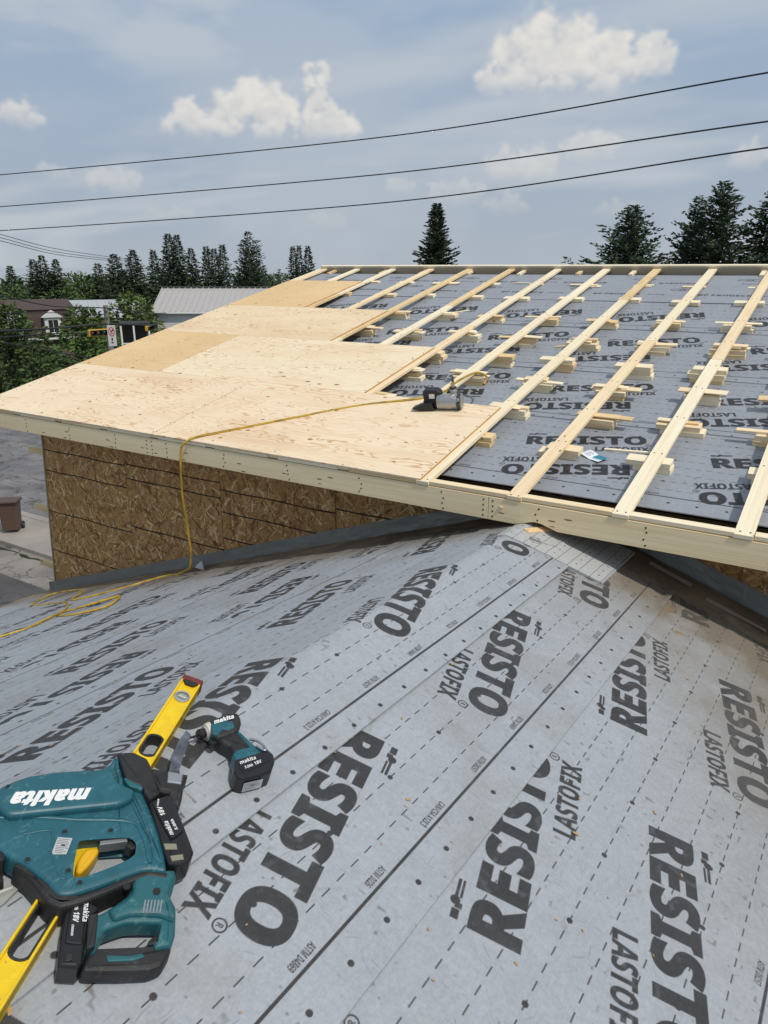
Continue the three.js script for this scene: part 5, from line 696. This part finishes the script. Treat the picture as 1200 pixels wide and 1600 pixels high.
{ // impact driver
  const V = .2, Wd = 2.70, o = lowThing('impact_driver', 'small teal and black impact driver lying beside the saw blade', 'impact driver', V, Wd, .002);
  mesh('head', slab([[.086, 2.708], [.086, 2.680], [.094, 2.640], [.109, 2.616], [.128, 2.620], [.146, 2.634], [.164, 2.664], [.160, 2.70], [.150, 2.728], [.131, 2.734]], V, Wd, .012, .072, { bevel: .014, smooth: .3, seg: 4 }), blk, o);
  mesh('side_panel', slab([[.098, 2.712], [.112, 2.676], [.128, 2.655], [.15, 2.668], [.148, 2.69], [.136, 2.700], [.142, 2.728], [.128, 2.736]], V, Wd, .05, .0755, { bevel: .006, smooth: .15 }), tealBody, o);
  mesh('handle', slab([[.138, 2.722], [.150, 2.664], [.162, 2.660], [.231, 2.664], [.250, 2.672], [.219, 2.727], [.187, 2.722], [.16, 2.728]], V, Wd, .014, .064, { bevel: .013, smooth: .25, seg: 4 }), blk, o);
  mesh('handle_trim', slab([[.160, 2.663], [.170, 2.661], [.232, 2.664], [.250, 2.674], [.243, 2.69], [.228, 2.678], [.17, 2.671]], V, Wd, .02, .0655, { bevel: .003, smooth: .2 }), tealBody, o);
  mesh('trigger', slab([[.128, 2.738], [.142, 2.730], [.152, 2.735], [.15, 2.748], [.137, 2.752]], V, Wd, .03, .058, { bevel: .006, smooth: .3 }), blkGloss, o);
  mesh('collar_housing', slab([[.215, 2.735], [.212, 2.715], [.232, 2.664], [.262, 2.642], [.278, 2.65], [.262, 2.70], [.246, 2.752]], V, Wd, .008, .068, { bevel: .007, smooth: .12 }), tealBody, o);
  const bt = mesh('battery', slab([[.236, 2.748], [.252, 2.70], [.268, 2.648], [.292, 2.648], [.312, 2.664], [.328, 2.695], [.318, 2.735], [.300, 2.775], [.282, 2.786], [.262, 2.779]], V, Wd, .0, .072, { bevel: .008, smooth: .12 }), blkGloss, o);
  mesh('battery_plate', slab([[.246, 2.744], [.270, 2.664], [.302, 2.674], [.288, 2.757], [.268, 2.764]], V, Wd, .066, .0745, { bevel: .003, smooth: .12 }), blkGloss, bt);
  letters('makita', [.260, 2.752], [.274, 2.704], V, Wd, .0748, .0115, bt); letters('5.0Ah', [.279, 2.752], [.286, 2.728], V, Wd, .0748, .0085, bt); letters('18V', [.2875, 2.722], [.293, 2.700], V, Wd, .0748, .0105, bt);
  { const g = new THREE.PlaneGeometry(.075, .045); g.rotateY(Math.atan2(.040, -.028) + Math.PI * 0); const a = [.312, 2.752]; const n = new THREE.Vector3(.92, 0, .4).normalize(); const pl2 = new THREE.PlaneGeometry(.058, .036); pl2.lookAt(n); const m = mesh('rating_plate', T(pl2, .3135 - V + .0016, .037, 2.748 - Wd + .0007), plateMat, bt); }
  letters('makita', [.106, 2.708], [.124, 2.646], V, Wd, .0765, .0135, o, white, .4, .0006);
  const ax = norm3([-.016, 0, .066]), c0 = [.098 - V, .042, 2.712 - Wd], along = (t) => [c0[0] + ax[0] * t, .042 - .0 * t, c0[2] + ax[2] * t];
  mesh('front_ring', bar(along(-.004), along(.012), .027, .024, 24), std([.6, .56, .47], .5), o); mesh('nose', bar(along(.011), along(.017), .021, .018, 24), std([.4, .38, .34], .5), o); mesh('chuck', bar(along(.016), along(.038), .014, .013, 18), blkGloss, o); mesh('chuck_sleeve', bar(along(.024), along(.033), .016, .016, 18), blk, o); mesh('bit', bar(along(.037), along(.078), .0038, .0034, 6), std([.05, .03, .03], .4, { metalness: .6 }), o); mesh('bit_tip', bar(along(.078), along(.092), .0036, .0014, 6), std([.3, .03, .03], .4), o);
  const clip = tube([[.205 - V, .062, 2.655 - Wd], [.23 - V, .074, 2.652 - Wd], [.262 - V, .078, 2.655 - Wd], [.268 - V, .077, 2.664 - Wd], [.24 - V, .074, 2.667 - Wd]], .004, 30, 6); mesh('belt_clip', clip, steel, o);
  mesh('trim_label', slab([[.150, 2.70], [.156, 2.684], [.166, 2.687], [.160, 2.703]], V, Wd, .06, .0652, { bevel: .0005, seg: 1 }), blkGloss, o);
}
{ // jigsaw, mostly outside the left edge
  const V = .10, Wd = 3.40, o = lowThing('jigsaw', 'saw at the left edge with a clear plastic base and black battery', 'power saw', V, Wd, .002);
  const bt = mesh('battery', slab([[.005, 3.325], [.022, 3.298], [.045, 3.302], [.130, 3.352], [.126, 3.372], [.09, 3.42], [.02, 3.40]], V, Wd, .02, .088, { bevel: .007, smooth: .12 }), blkGloss, o);
  letters('18V', [.072, 3.338], [.048, 3.322], V, Wd, .0888, .010, bt); letters('makita', [.118, 3.366], [.082, 3.344], V, Wd, .0888, .010, bt);
  mesh('base_plate', slab([[.13, 3.41], [.155, 3.345], [.172, 3.338], [.183, 3.379], [.186, 3.46], [.15, 3.47]], V, Wd, .014, .022, { bevel: .002 }), new THREE.MeshPhysicalMaterial({ color: new THREE.Color().setRGB(.62, .64, .6), transmission: .55, roughness: .35, thickness: 0 }), o);
  mesh('base_rib', slab([[.150, 3.400], [.166, 3.352], [.171, 3.354], [.158, 3.405]], V, Wd, .02, .034, { bevel: .002 }), std([.5, .5, .46], .4), o);
  mesh('knob', T(new THREE.CylinderGeometry(.008, .01, .03, 12), .146 - V, .036, 3.372 - Wd), blk, o);
  mesh('body', slab([[-.02, 3.42], [.06, 3.39], [.14, 3.43], [.15, 3.55], [-.02, 3.58]], V, Wd, .03, .09, { bevel: .012, smooth: .2 }), tealBody, o);
}
renderer.render(scene, camera);
